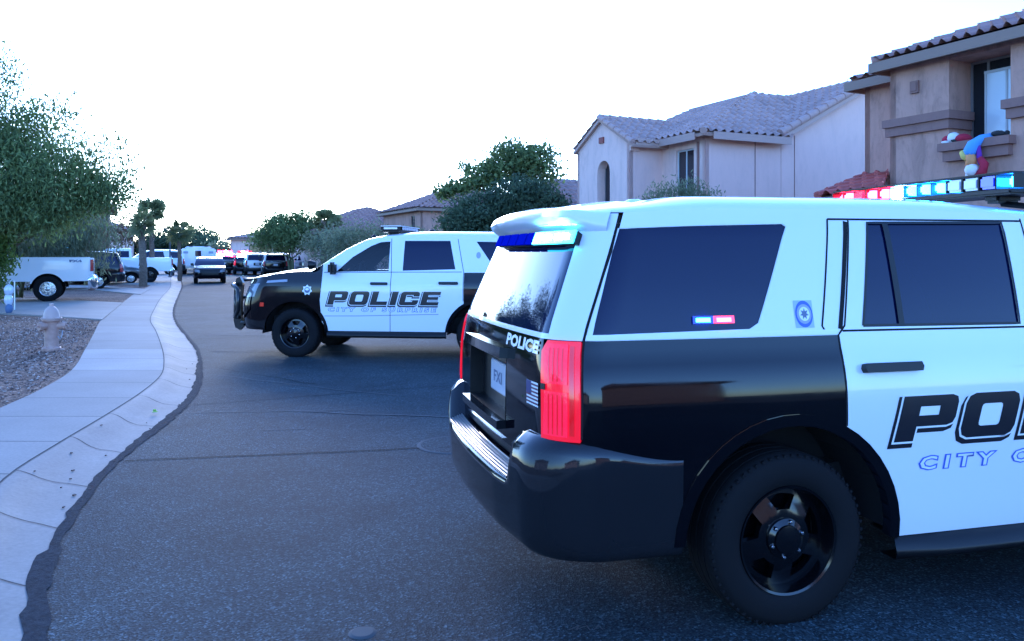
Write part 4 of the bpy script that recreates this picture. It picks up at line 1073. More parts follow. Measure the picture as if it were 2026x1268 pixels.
def small_house(x,y,label,W_,D_,zt,rise,mw,mt,hip=True,yaw=0,wins=(),zext=0,over=.45,name='house'):
    """simple two-storey house: street front along S (length W_), depth D_ along N; (x,y)= near street corner"""
    c,s_=math.cos(yaw),math.sin(yaw); S2=Vector((SD.x*c-SD.y*s_,SD.x*s_+SD.y*c,0)); N2=Vector((ND.x*c-ND.y*s_,ND.x*s_+ND.y*c,0))
    F_=Fr((x,y,0),S2,N2); r=empty(name,(x,y,.08)); tag(r,label,'house')
    fh=[w for w in wins if w[0]=='f']; sh=[w for w in wins if w[0]=='s']
    H=lambda w:[(w[1],w[3]),(w[2],w[3]),(w[2],w[4]),(w[1],w[4])]
    wall('wall',r,F_(0,0),F_(0,W_),0,zt,mw,[H(w) for w in fh],N2,depth=.1,mull=.5)
    wall('wall',r,F_(D_,0),F_(0,0),0,zt,mw,[H(w) for w in sh],S2,depth=.1,mull=.5)
    wall('wall',r,F_(0,W_),F_(D_,W_),0,zt,mw,[],-S2); wall('wall',r,F_(D_,W_),F_(D_,0),0,zt,mw,[],-N2)
    o=over; m=min(W_,D_)/2 if hip else 0
    c4=[F_(-o,-o,zt),F_(-o,W_+o,zt),F_(D_+o,W_+o,zt),F_(D_+o,-o,zt)]
    if hip and W_>=D_: r1=F_(D_/2,D_/2,zt+rise); r2=F_(D_/2,W_-D_/2,zt+rise); polys=[[c4[1],c4[0],r1,r2],[c4[0],c4[3],r1],[c4[3],c4[2],r2,r1],[c4[2],c4[1],r2]]
    elif hip: r1=F_(W_/2,W_/2,zt+rise); r2=F_(D_-W_/2,W_/2,zt+rise); polys=[[c4[1],c4[0],r1],[c4[0],c4[3],r2,r1],[c4[3],c4[2],r2],[c4[2],c4[1],r1,r2]]
    else: r1=F_(D_/2,-o,zt+rise); r2=F_(D_/2,W_+o,zt+rise); polys=[[c4[1],c4[0],r1,r2],[c4[3],c4[2],r2,r1]]
    for i,p in enumerate(polys): tile_roof('roof',r,p,mt,pitch=.34,course=.42,lod=4,seed=i)
    mb=MB(); mb.prism([p-Vector((0,0,.16)) for p in c4],(0,0,.12)); mb.build('eaves_board',M['fascia'],r)
    reparent(r); return r
# far right row, left row, house closing the street
small_house(.75,35.5,'pale house mostly hidden between the dark tree and the grey gabled house',5.5,9,3.3,1.9,M['stucco_w'],M['tile2'],wins=(('f',1,2.2,1.0,2.4),))
small_house(-5.6,50.5,'brown two-storey house behind the palo verde trees on the right',8.0,9,4.5,1.8,M['stucco_a'],M['tile'],wins=(('f',1.2,2.0,2.6,4.1),('s',3,4,2.6,4.1)))
small_house(-13.4,58,'low grey-roofed house beyond the palms on the right side',13,9,3.3,2.0,M['stucco_w'],M['tile'],wins=())
small_house(-18,82,'lilac-grey house closing the far end of the street',10.5,10,3.3,1.3,M['stucco_w'],M['tile2'],yaw=R(60),wins=(('f',6.2,8.6,.2,2.6),))
small_house(-33.2,45.9,'brown two-storey house showing above the left-hand tree',9,9.5,4.6,.7,M['stucco_l'],M['tile2'],yaw=R(0),wins=(('s',7.2,8.2,1.0,2.2),))
small_house(-52,84,'pale house behind the left palms far up the street',9,12,4.3,1.6,M['stucco_w'],M['tile2'],wins=(('s',1,2,1,2),))

small_house(10.5,-24,'tan house on the right side behind the camera, mirrored in the SUV paint',9,9,4.6,1.9,M['stucco_a'],M['tile'],wins=(('s',3,4.5,2.6,4.0),))
small_house(-27,-14,'pale house on the left side behind the camera',10,9,4.6,1.9,M['stucco_w'],M['tile'],wins=())
small_house(-6,-46,'unseen house added far behind the camera to block low sky from reflections',13,9,4.6,1.9,M['stucco_b'],M['tile'],yaw=R(70),wins=())  # added to keep the warm horizon out of the car body reflections
small_house(22,-6,'unseen house added behind the camera at far right to block low sky from reflections',10,9,4.6,1.9,M['stucco_w'],M['tile2'],wins=())  # another added blocker for horizon sky mirrored in the cars
# --- soft toys on the sill
def blob(mb,c,r,sc=(1,1,1),mi=0,n=12,seed=0):
    rr=random.Random(seed); prof=[]
    vs=[];fs=[]; k=8
    for i in range(k+1):
        ph=math.pi*i/k
        for j in range(n):
            t=2*math.pi*j/n; w=1+rr.uniform(-.07,.07); vs.append((c[0]+r*sc[0]*math.sin(ph)*math.cos(t)*w,c[1]+r*sc[1]*math.sin(ph)*math.sin(t)*w,c[2]+r*sc[2]*math.cos(ph)*w))
    for i in range(k):
        for j in range(n): fs.append((i*n+j,i*n+(j+1)%n,(i+1)*n+(j+1)%n,(i+1)*n+j))
    mb.add(vs,fs,mi)
T1=mat('red_plush',(.42,.02,.05),.95); T2=mat('white_plush',(.72,.72,.72),.95); T3=mat('blue_plush',(.10,.35,.75),.95); T4=mat('orange_plush',(.65,.28,.12),.95); T5=mat('purple_plush',(.16,.03,.30),.95); T6=mat('yellow_plush',(.6,.5,.15),.95)
def at(t,q,z): p=FA(q,-t,z); return (p.x,p.y,p.z)
toy=empty('soft_toy',at(1.42,.05,3.72)); tag(toy,'red and white plush toy lying on the upper window sill','soft toy','plush toys on the window sill')
tp=Vector(at(1.42,.05,3.72))
def L3(t,q,z): return Vector(at(t,q,z))-tp
mb=MB(); blob(mb,L3(1.30,-.02,3.80),.09,(1,1,.9),0,seed=1); blob(mb,L3(1.58,.05,3.80),.11,(1.4,1,.8),0,seed=2); mb.build('plush_body',T1,toy,smooth=True)
mb=MB(); blob(mb,L3(1.42,.0,3.82),.115,(1,1,.95),0,seed=3); blob(mb,L3(1.33,-.10,3.745),.05,(1.8,1,.6),0,seed=4); mb.build('plush_trim',T2,toy,smooth=True)
mb=MB(); blob(mb,L3(1.52,.0,3.76),.05,(3,1,.7)); mb.build('plush_belt',M['seat'],toy,smooth=True)
t0=Vector(at(1.95,-.26,3.3)); toy=empty('soft_toy',t0); tag(toy,'long rainbow plush toy hanging head down over the sill','soft toy','plush toys on the window sill')
def L4(t,q,z): return Vector(at(t,q,z))-t0
mb=MB(); mb.tube([L4(2.22,-.02,3.78),L4(2.10,-.18,3.72),L4(2.00,-.27,3.60),L4(1.95,-.27,3.50),L4(1.95,-.26,3.42)],[.04,.07,.11,.12,.09],10); mb.build('plush_body',T3,toy,smooth=True)
mb=MB(); mb.tube([L4(1.78,-.27,3.50),L4(1.85,-.29,3.42),L4(1.90,-.27,3.34)],[.05,.07,.05],8); mb.build('plush_mane',T6,toy,smooth=True)
mb=MB(); mb.tube([L4(1.95,-.27,3.45),L4(1.97,-.27,3.33),L4(1.93,-.27,3.22)],[.09,.10,.08],8); mb.build('plush_neck',T4,toy,smooth=True)
mb=MB(); mb.tube([L4(2.08,-.24,3.58),L4(2.10,-.24,3.38),L4(2.13,-.23,3.24)],[.04,.05,.05],8); mb.build('plush_leg',T5,toy,smooth=True)
mb=MB(); mb.tube([L4(2.10,-.23,3.36),L4(2.19,-.23,3.24),L4(2.16,-.23,3.12),L4(2.03,-.23,3.05)],[.06,.075,.075,.05],8); mb.build('plush_tail',T1,toy,smooth=True)
mb=MB(); blob(mb,L4(1.97,-.26,3.16),.12,(1,1,1),0,seed=7); mb.tube([L4(1.9,-.25,3.1),L4(1.86,-.24,2.98)],[.05,.04],8); mb.build('plush_head',T2,toy,smooth=True)
t1=Vector(at(2.3,.0,3.74)); toy=empty('soft_toy',t1); tag(toy,'small black plush toy lying by the open window','soft toy','plush toys on the window sill')
mb=MB(); blob(mb,(0,0,.05),.07,(1.9,1.2,.8),seed=8); blob(mb,(.12,-.05,.05),.05,(1,1,1),seed=9); mb.build('plush_body',M['seat'],toy,smooth=True)
# ------------------------------------------------------------------ trees
LEAF=dict(mesq=mat('mesquite_leaf',rough=.7,fn=f_leaf((.055,.085,.034),(.27,.34,.12))),
 dark=mat('dark_leaf',rough=.7,fn=f_leaf((.03,.055,.032),(.12,.175,.09))),
 olive=mat('olive_leaf',rough=.75,fn=f_leaf((.10,.125,.075),(.27,.30,.17))),
 palm=mat('palm_leaf',rough=.6,fn=f_leaf((.10,.12,.05),(.30,.30,.13))),
 fringe=mat('bright_leaf',rough=.7,fn=f_leaf((.05,.09,.02),(.18,.26,.06))),
 dry=mat('dry_leaf',rough=.8,fn=f_leaf((.10,.06,.035),(.22,.15,.09))))
def leafmesh(name,root,C,ls,lw,m,rs,droop=.3,tint=None):
    """C: (n,3) leaf centres; each leaf a slim pointed quad"""
    n=len(C); D=rs.normal(size=(n,3)); D[:,2]-=droop*2; D/=np.linalg.norm(D,axis=1)[:,None]
    U=rs.normal(size=(n,3)); Sd=np.cross(D,U); Sd/=np.linalg.norm(Sd,axis=1)[:,None]
    l=ls*rs.uniform(.6,1.4,n)[:,None]; w=lw*rs.uniform(.6,1.4,n)[:,None]
    V=np.empty((n,4,3)); V[:,0]=C-D*l/2; V[:,1]=C+Sd*w/2; V[:,2]=C+D*l/2; V[:,3]=C-Sd*w/2
    me=bpy.data.meshes.new(name); me.vertices.add(4*n); me.vertices.foreach_set('co',V.reshape(-1)); me.loops.add(4*n); me.loops.foreach_set('vertex_index',np.arange(4*n,dtype=np.int32))
    me.polygons.add(n); me.polygons.foreach_set('loop_start',np.arange(0,4*n,4,dtype=np.int32)); me.update(calc_edges=True)
    if tint is None: tint=rs.rand(n)
    at_=me.attributes.new('tint','FLOAT','POINT'); at_.data.foreach_set('value',np.repeat(tint,4).astype(np.float32))
    return link(name,me,m,root)
def tree(name,loc,label,blobs,nleaf,ls,lw,m,seed,group=None,trunks=1,tr=.12,droop=.3,clump=14,cr=.28,bark='bark',fork=.5,cat='tree',twigs=True,z0=.08):
    """blobs: (dx,dy,z,rx,ry,rz,weight) crown masses relative to the foot"""
    rs=np.random.RandomState(seed); r=empty(name,(loc[0],loc[1],z0)); tag(r,label,cat,group)
    W_=np.array([b[6] for b in blobs],float); W_/=W_.sum(); nc=nleaf//clump
    idx=rs.choice(len(blobs),nc,p=W_); CC=[];tt=[]
    for i in idx:
        b=blobs[i]; d_=rs.normal(size=3); d_/=np.linalg.norm(d_); q=rs.rand()**(1/2.2); CC.append((b[0]+d_[0]*b[3]*q,b[1]+d_[1]*b[4]*q,b[2]+d_[2]*b[5]*q))
    CC=np.array(CC); ct=rs.rand(nc)
    C=np.repeat(CC,clump,0); n=len(C); off=rs.normal(size=(n,3))*cr; off[:,2]=off[:,2]*.7-abs(rs.normal(size=n))*droop*cr; C=C+off
    C=C[C[:,2]>.15] if True else C
    tint=np.clip(np.repeat(ct,clump)[:len(C)]*.7+rs.rand(len(C))*.3,0,1)
    leafmesh('crown',r,C,ls,lw,m,rs,droop,tint)
    rr=random.Random(seed); mb=MB()
    for k in range(trunks):
        a=6.28*k/max(1,trunks)+seed; base=Vector((.12*math.cos(a)*(trunks>1),.12*math.sin(a)*(trunks>1),-.08))
        zf=min(b[2]-b[5] for b in blobs); zf=max(.5,zf*fork+.3); f=Vector((base.x*3+rr.uniform(-.15,.15),base.y*3+rr.uniform(-.15,.15),zf))
        mb.tube([base,(base+f)/2+Vector((rr.uniform(-.06,.06),rr.uniform(-.06,.06),0)),f],[tr*1.25,tr,tr*.8],8)
        for bi,b in enumerate(blobs):
            if trunks>1 and bi%trunks!=k%trunks: continue
            e=Vector((b[0],b[1],b[2])); mid=f.lerp(e,.5)+Vector((rr.uniform(-.2,.2),rr.uniform(-.2,.2),.15))
            e=f.lerp(e,.8); mb.tube([f,mid,e],[tr*.5,tr*.3,tr*.08],6)
            if twigs:
                for j in range(7):
                    d_=Vector((rr.gauss(0,1),rr.gauss(0,1),rr.gauss(0,.7))).normalized(); q=e+Vector((d_.x*b[3],d_.y*b[4],d_.z*b[5]))*.85; s_=f.lerp(e,rr.uniform(.4,1)); mb.tube([s_,s_.lerp(q,.5)+Vector((0,0,.1)),q],[tr*.2,tr*.12,tr*.05],4)
    mb.build('trunk',M[bark],r,smooth=True)
    return r
# big tree at the left edge
tree('mesquite_tree',(-15.2,22.5),'large feathery green tree hanging over the left edge of the picture',
 [(0,0,4.1,2.6,2.4,1.3,4),(2.4,-.3,3.6,1.7,1.6,1.15,2.8),(1.3,.2,4.9,1.5,1.5,.9,1.7),(3.7,-.2,3.55,.9,1.0,.75,.8),(-2.2,.3,4.3,2.2,2,1.4,2),(.9,-.6,5.9,1.3,1.0,.8,.55),(.5,0,6.9,1.2,.9,.7,.30),(-1.0,0,6.8,1.8,1.6,.9,.9),(2.6,0,5.6,.8,.6,.45,.16),(3.9,0,4.6,.9,.7,.45,.20),(4.6,0,4.0,.6,.6,.3,.08),(1.0,-1.0,2.9,2.2,1.2,.7,2.2),(4.2,-.1,3.3,.7,.7,.45,.4),(2.6,-.6,2.7,1.2,1,.5,1)],
 60000,.15,.042,LEAF['mesq'],11,trunks=3,tr=.10,droop=.7,clump=16,cr=.22,fork=.3)
tree('mesquite_tree',(-15.9,20.0),'tall tree left of the picture, mirrored in the rear window of the SUV',[(-.6,0,4.6,1.9,2,1.6,4),(-.5,.8,7.0,1.6,1.6,1.5,2.5),(-1,-.5,8.6,1.1,1.1,1.0,.8)],9000,.22,.07,LEAF['dark'],17,trunks=2,tr=.14,droop=.2,clump=14,cr=.3)
tree('willow_shrub',(-17.6,29.2),'pale green drooping tree behind the white pickup bed',
 [(0,0,2.7,2.6,1.2,1.2,3),(-2,0,2.7,1.8,1.4,1.2,2),(2.2,.3,2.4,1.2,1.0,.9,1.2),(1,0,1.7,1.8,1,.6,1)],13000,.22,.05,LEAF['olive'],12,trunks=2,tr=.07,droop=1.4,clump=12,cr=.3,bark='barkg')
tree('leafy_shrub',(-14.1,21.9),'dark green shrub in the gravel at the left edge, nearest the camera',
 [(0,0,1.5,.75,.7,.8,3),(-.7,.2,1.9,.9,.8,.9,3),(.35,-.1,1.9,.5,.5,.35,1),(-.1,0,.75,.7,.6,.5,1.5),(-.9,0,.9,.8,.6,.7,2)],8000,.14,.05,LEAF['fringe'],13,trunks=4,tr=.04,droop=.6,clump=12,cr=.12,cat='shrub')
tree('dense_tree',(-30.5,43),'mid green tree in front of the brown house on the left',[(0,0,3.8,2.6,2.4,1.7,3),(2.0,0,2.6,1.7,1.7,1.3,2),(-2,0,3.2,2,2,1.5,2)],7000,.28,.12,LEAF['mesq'],14,tr=.14,clump=12,cr=.35)
tree('bare_tree',(-22.3,46.5),'thin half-bare tree beside the shaggy palms on the left',[(0,0,2.9,1.5,1.2,.9,2),(-1.6,0,2.9,.8,.8,.7,1),(1,0,3.3,.6,.6,.5,.6)],1300,.20,.10,LEAF['dry'],15,tr=.08,clump=5,cr=.3)
# right-hand trees
tree('open_tree',(.2,36.5),'tall open-leaved tree rising above the dark evergreen mass',
 [(-.1,0,5.7,1.35,1.2,1.0,3),(.9,0,5.4,1.1,1.1,1.1,2.4),(-1.5,0,4.9,1.0,.9,.45,1.2),(-2.7,0,4.6,.7,.7,.3,.55),(-3.3,0,4.35,.45,.4,.25,.25),(-1.2,0,5.5,.45,.45,.3,.4),(-2.2,0,5.5,.3,.3,.25,.15)],8000,.20,.11,LEAF['mesq'],21,tr=.14,clump=12,cr=.18)
tree('evergreen_tree',(-.25,33.5),'dense dark evergreen tree between the houses on the right',
 [(-1.0,0,2.9,1.6,1.6,1.3,3),(.9,0,3.1,1.7,1.6,1.5,3),(0,0,2.0,2.4,1.8,1.4,3),(.6,0,3.75,1.5,1.4,1.05,2),(1.9,0,3.2,.8,.9,.8,1),(-2.0,0,2.4,.9,1,1.0,1)],30000,.17,.085,LEAF['dark'],22,tr=.16,clump=14,cr=.2)
for i,(x,y,lab,h,sx,sd,n) in enumerate([(-16.3,60.5,'rounded olive mesquite left of the shaggy palms, with spiky top',5.1,2.7,31,12000),(-20.3,76,'smaller dark mesquite furthest left of the right-hand row',3.4,1.7,32,3500)]):
    tree('mesquite_tree',(x,y),lab,[(0,0,h*.62,sx,2,h*.27,4),(-sx*.4,0,h*.78,sx*.4,1,h*.18,.8),(sx*.3,0,h*.8,sx*.5,1,h*.2,1),(-sx*.75,0,h*.55,sx*.45,1.2,h*.18,.9),(sx*.8,0,h*.55,sx*.45,1.2,h*.2,.9)],n,.24,.09,LEAF['mesq'],sd,group='trees on the right side of the street',trunks=3,tr=.1,clump=10,cr=.3,bark='barkg')
for i,(x,y,lab,h,sx,sd,n) in enumerate([(-8.1,43,'pale palo verde with upright bare twigs behind the black and white SUV roof',3.6,1.9,33,5000),(-10.2,48,'loose olive palo verde just right of the two palms',3.4,2.0,34,5000),(-4.9,42,'olive palo verde in front of the brown house',3.2,1.7,35,5000)]):
    tree('palo_verde_tree',(x,y),lab,[(0,0,h*.62,sx,1.6,h*.32,4),(-sx*.6,0,h*.7,sx*.5,1,h*.22,1),(sx*.5,0,h*.6,sx*.6,1,h*.3,1.5),(0,0,h*.35,sx,1.5,h*.25,2)],n,.22,.055,LEAF['olive'],sd,group='trees on the right side of the street',trunks=3,tr=.07,clump=7,cr=.22,bark='barkg',fork=.3)
for x,y,lab,h,sx,sd in [(-38.5,96,'broad dark tree at the end of the street behind the white box truck',5.3,4.6,41),(-43.5,99,'lower dark tree left of the broad one at the end of the street',4.0,2.8,42),(-34.6,93,'small palm-like dark tree beside the far lilac house',4.4,.9,43),(-30.5,86,'grey bare-twigged tree in front of the far lilac house',3.2,1.6,44)]:
    tree('distant_tree',(x,y),lab,[(0,0,h*.65,sx,3,h*.3,4),(-sx*.5,0,h*.5,sx*.6,2,h*.3,1.5),(sx*.5,0,h*.5,sx*.6,2,h*.3,1.5)],4200 if sx>2 else 1200,.42,.2,LEAF['dark'] if sd!=44 else LEAF['olive'],sd,group='trees closing the street',tr=.16,clump=10,cr=.45)
# desert shrub in front of the grey house
r=tree('desert_shrub',(4.75,22.8),'thin silvery shrub with upright stems in front of the grey house',[(-.6,0,3.0,.5,.4,.45,2),(.2,0,3.15,.5,.4,.5,2),(.8,0,2.9,.35,.3,.4,1),(.0,0,2.4,1.0,.5,.6,3)],4200,.13,.03,LEAF['olive'],51,trunks=6,tr=.025,droop=-.8,clump=8,cr=.12,cat='shrub',bark='barkg')
# palms
def palm(loc,label,h,rt,rc,seed,nf=26,group='palms along the street'):
    rs=random.Random(seed); r=empty('fan_palm',(loc[0],loc[1],.08)); tag(r,label,'palm',group)
    mb=MB(); n=int(h/.16); pts=[(.05*math.sin(i*.3),.03*math.cos(i*.4),i*.16-.05) for i in range(n+1)]
    mb.tube(pts,[rt*(1.25-.35*i/n+(.10 if i%2 else 0)) for i in range(n+1)],9)
    for i in range(int(h*26)):
        z=rs.uniform(.1,h); t=rs.uniform(0,6.28); q=Vector((math.cos(t),math.sin(t),0)); p=q*rt*.95+Vector((0,0,z)); mb.tube([p,p+q*.035+Vector((0,0,-.14))],[.025,.008],4)
    mb.build('trunk',M['pbark'],r,smooth=False)
    vs=[];fs=[];tn=[]
    for i in range(nf):
        t=rs.uniform(0,6.28); el=rs.uniform(-.9,1.25); d_=Vector((math.cos(t)*math.cos(el),math.sin(t)*math.cos(el),math.sin(el))); st=Vector((0,0,h)); c_=st+d_*rc*rs.uniform(.08,.45); tv=rs.random()*(.6 if el<0 else 1)
        sd_=d_.cross(Vector((0,0,1))).normalized(); sd_=Matrix.Rotation(rs.uniform(-1.2,1.2),3,d_)@sd_; up=sd_.cross(d_)
        k=len(vs); w=.02; vs+=[tuple(st-sd_*w),tuple(st+sd_*w),tuple(c_+sd_*w),tuple(c_-sd_*w)]; fs.append((k,k+1,k+2,k+3)); tn+=[tv]*4
        for j in range(9):
            a=(j-4)/4*1.15; e_=d_*math.cos(a)+sd_*math.sin(a); tip=c_+e_*rc*.60*rs.uniform(.75,1.1)-Vector((0,0,rc*.12*rs.random())); sdd=e_.cross(up).normalized()*.055
            m_=c_+e_*rc*.25; k=len(vs); vs+=[tuple(c_),tuple(m_+sdd),tuple(tip),tuple(m_-sdd)]; fs.append((k,k+1,k+2,k+3)); tn+=[tv]*4
    mesh('crown',vs,fs,LEAF['palm'],r,tint=tn); return r
palm((-21.1,48),'tall fan palm standing furthest right of the left-hand pair',4.15,.12,1.15,61,40)
palm((-18.0,39.9),'shaggy thick-trunked palm in front of the parked cars on the left',3.1,.15,1.0,62,16)
palm((-20.3,50),'slim palm just right of the tall fan palm',2.9,.10,1.25,63,26)
palm((-11.9,51.8),'short shaggy palm, left one of the pair on the right side',3.75,.15,1.05,64,44)
palm((-11.25,52.4),'shaggy palm trunk, right one of the pair on the right side',3.7,.14,.6,65,20)
# street lamps and poles
def pole(loc,label,h,arm=None,r_=.055,cat='street lamp',name='street_lamp'):
    o=empty(name,(loc[0],loc[1],.08)); tag(o,label,cat)
    mb=MB(); mb.tube([(0,0,0),(0,0,h*.5),(0,0,h)],[r_*1.3,r_,r_*.7],8); mb.lathe([(.0005,0),(.14,0),(.14,.06),(.08,.1),(.05,.5)],12,'z'); mb.build('post',M['pole'],o,angle=40)
    if arm: mb=MB(); mb.tube([(0,0,h-.05),(arm*.6,0,h+.08),(arm,0,h+.05)],.03,6); mb.build('arm',M['pole'],o); mb=MB(); mb.box((arm+.15,0,h+.04),(.4,.16,.08),bev=.03); mb.build('lamp_head',M['pole'],o)
    return o
pole((-23.6,56.5),'slim dark street lamp standing beside the white van',3.3,-.45)
pole((-12.6,54),'thin pole beside the two palms on the right',4.1,None,.04,'pole','utility_pole')
pole((-31.5,90),'thin pole left of the far lilac house',3.6,None,.06,'pole','utility_pole')
# post with papers at the left edge by the driveway
o=empty('yard_sign',(-12.95,21.1,.1)); tag(o,'white post with a pale crumpled cover beside the driveway at the left','yard sign')
mb=MB(); mb.tube([(-.02,0,0),(-.02,0,.72)],.035,6); mb.tube([(.13,0,.1),(.13,0,.85)],.014,6); mb.build('post',M['decalw'],o)
mb=MB(); blob(mb,(-.02,0,.60),.13,(1,.5,1.2),seed=4); blob(mb,(-.03,0,.35),.12,(1,.5,1.4),seed=5); mb.build('cover',M['clear'],o,smooth=True)
mb=MB(); blob(mb,(0.0,-.02,.12),.10,(1,.7,1.3),seed=6); mb.build('blue_tag',mat('faded_blue',(.08,.14,.25),.6),o,smooth=True)
# ------------------------------------------------------------------ the two black and white police SUVs
BS=[(-.01,.86),(.012,.845),(.034,.79),(.034,.60),(.030,.45),(.0,.35),(-.08,.33)]
BM=[(-.02,.665),(.02,.660),(.135,.635),(.165,.60),(.155,.48),(.08,.36),(-.05,.33)]
def suv_cfg(dz,**kw):
    c=dict(XR=-1.05,XF=3.86,R=.22,RF=.42,W=1.0,sec=[(z+(dz if z>1 else 0),v) for z,v in SEC],
     lr=[(.3,.02),(.7,0),(1.05+dz,0.0),(1.17+dz,.01),(1.27+dz,.03),(1.45+dz,.10),(1.62+dz,.17),(1.72+dz,.21),(1.8+dz,.24),(2.0+dz,.28)],
     lf=[(.3,-.10),(.5,0),(.75,.02),(.95,-.02),(1.1,-.08),(1.2,-.14)],bow=.05,bowf=.12,
     te=[(-.90,1.785+dz),(-.3,1.805+dz),(.8,1.815+dz),(1.5,1.80+dz),(1.8,1.76+dz),(2.1,1.63+dz),(2.4,1.44+dz),(2.68,1.265+dz)],
     zb=1.25+dz,zs=.35,zlow=.40,zc=.375,ra=.545,wb=2.946,xgap=-.94,xrt=-.90,xd=.262,xdt=.41,xB=1.385,xBt=1.40,
     xF=2.45,xFl=(2.39,[(2.43,.45),(2.50,.58),(2.525,.90),(2.50,1.15)]),xFt=2.50,xfc=3.52,xw=1.72,cowl=(2.68,1.265+dz),
     fe=[(2.68,1.265+dz),(2.95,1.245+dz),(3.3,1.19+dz*.9),(3.52,1.13+dz*.8),(3.7,1.08)],znose=1.02+dz*.6,hoodh=.05,crown=.085,
     paint=('white','black','white','black'),tail=None,style='wagon',zr0=.64,
     rglass=[(-.85,1.272+dz),(.85,1.272+dz),(.84,1.71+dz),(-.84,1.71+dz)],tU0=1.013,tU1=1.03,tailt=.825,
     recess=[(-.44,.83),(.36,.83),(.36,1.115),(-.44,1.115)],lamp=[(.84,.85),(1.012,.85),(1.012,1.245),(.865,1.245),(.835,1.20)],cheek=[(.826,.64),(1.016,.64),(1.016,.85),(.826,.85)],
     bside=BS,bmid=BM,bnew=True,bc=.66,xrl=-.51,hlamp=[(.62,.80),(1.02,.84),(1.03,1.02),(.66,.98)],grille=[(-.55,.60),(.55,.60),(.55,.95),(-.55,.95)],
     win=[('q',[(-.905,1.274+dz),(-.17,1.285+dz),(-.125,1.31+dz),(.05,1.68+dz),(.078,1.73+dz),(.06,1.742+dz),(-.915,1.715+dz)]),
          ('r',[(.395,1.287+dz),(1.262,1.280+dz),(1.280,1.758+dz),(.508,1.75+dz)]),
          ('f',[(1.50,1.284+dz),(2.30,1.28+dz),(2.05,1.525+dz),(1.78,1.69+dz),(1.62,1.745+dz),(1.50,1.756+dz)])],
     handles=[(.355,.642,1.103+dz*.8),(1.455,1.71,1.11+dz*.6)],rt=.375,rr=.232,wt=.265,step=True,sp=.06,wm='wheelb',lipm='black')
    c.update(kw); return c
def place(root,cx,cy,u,z=0): root.location=(cx,cy,z); root.rotation_euler=(0,0,math.atan2(u[1],u[0]))
# --- near SUV
NR=empty('police_suv'); tag(NR,'black and white police SUV in the right foreground with its red tail lights lit','police car')
c=suv_cfg(0,taillit=True,gaps=[[(-.94,.86),(-.935,1.25),(-.915,1.77)],[(.262,.86),(.262,1.25),(.30,1.29),(.409,1.76)],[(1.385,.35),(1.385,1.25),(1.40,1.78)],[(.285,1.267),(1.38,1.262)],[(.30,1.765),(1.40,1.768)],[(.20,1.262),(.185,1.29),(.30,1.765)]],wseg=64,lip=.045)
B=make_car(c,NR); mirrors(B,c,NR)
ribbon(B,'door_seal',[[(.275,1.275),(.392,1.755)]],-1,.022,M['gap'],c['rd-1'],.0015)
ribbon(B,'door_seal',[[(.600,1.285),(.604,1.752)]],-1,.03,M['trim'],c['rd-1'],.002)
ribbon(B,'window_seal',[[(.395,1.287),(1.262,1.280),(1.280,1.758),(.508,1.75),(.395,1.287)]],-1,.012,M['trim'],c['rd-1'],.002)
ribbon(B,'belt_strip',[[(-.93,1.262),(.262,1.264)]],-1,.02,M['decalw'],NR,.003); ribbon(B,'belt_strip',[[(-.93,1.262),(.262,1.264)]],1,.02,M['decalw'],NR,.003)
for sd in (-1,1):
    # lettering runs from tail to nose on the right side, nose to tail on the left
    a0,a1=(.50,2.34) if sd<0 else (2.34,.50)
    e=empty('door_lettering'); e.parent=NR
    big_word(B,'POLICE',a0,a1,.775,.975,sd,e)
    small_word(B,'C I T Y   O F   S U R P R I S E',(.63 if sd<0 else 2.30),(2.30 if sd<0 else .63),.645,.062,sd,e,inner='decalw',outer='decalb',bold=.028)
    def seal(cx,cz,w,h,sd=sd):
        s=empty('seal_decal'); s.parent=NR
        surf(B,'seal_ground',[[(cx-w/2,cz-h/2),(cx+w/2,cz-h/2),(cx+w/2,cz+h/2),(cx-w/2,cz+h/2)]],sd,M['decalsky'],s,off=.002)
        surf(B,'seal_ring',[[(cx+w*.47*math.cos(t),cz+h*.49*math.sin(t)) for t in [k*.2618 for k in range(24)]]],sd,M['decalb'],s,off=.003)
        surf(B,'seal_disc',[[(cx+w*.40*math.cos(t),cz+h*.36*math.sin(t)) for t in [k*.2618 for k in range(24)]]],sd,M['decalg2'],s,off=.004)
        surf(B,'seal_disc',[[(cx+w*.29*math.cos(t),cz+h*.26*math.sin(t)) for t in [k*.2618 for k in range(24)]]],sd,M['decalw'],s,off=.005)
        st=[]
        for k in range(14): rr_=.24 if k%2==0 else .12; t=math.pi/2+k*math.pi/7; st.append((cx+w*rr_*math.cos(t),cz+h*rr_*.9*math.sin(t)))
        surf(B,'seal_emblem',[st],sd,M['decalg3'],s,off=.006)
    M['decalsky']=mat('pale_blue_decal',(.40,.50,.78),.4); M['decalg2']=mat('grey_blue_decal',(.33,.36,.48),.4); M['decalg3']=mat('slate_decal',(.10,.14,.24),.4)
    seal(.10,1.343,.092,.118)
    # LED pair on the quarter glass
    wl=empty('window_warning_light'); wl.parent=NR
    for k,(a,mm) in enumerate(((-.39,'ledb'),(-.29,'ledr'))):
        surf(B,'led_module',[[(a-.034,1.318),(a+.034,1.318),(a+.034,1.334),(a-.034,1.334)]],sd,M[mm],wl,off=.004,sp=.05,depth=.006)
        surf(B,'led_halo',[[(a-.05,1.311),(a+.05,1.311),(a+.05,1.343),(a-.05,1.343)]],sd,M['ledbh' if mm=='ledb' else 'ledrh'],wl,off=.002,sp=.05)
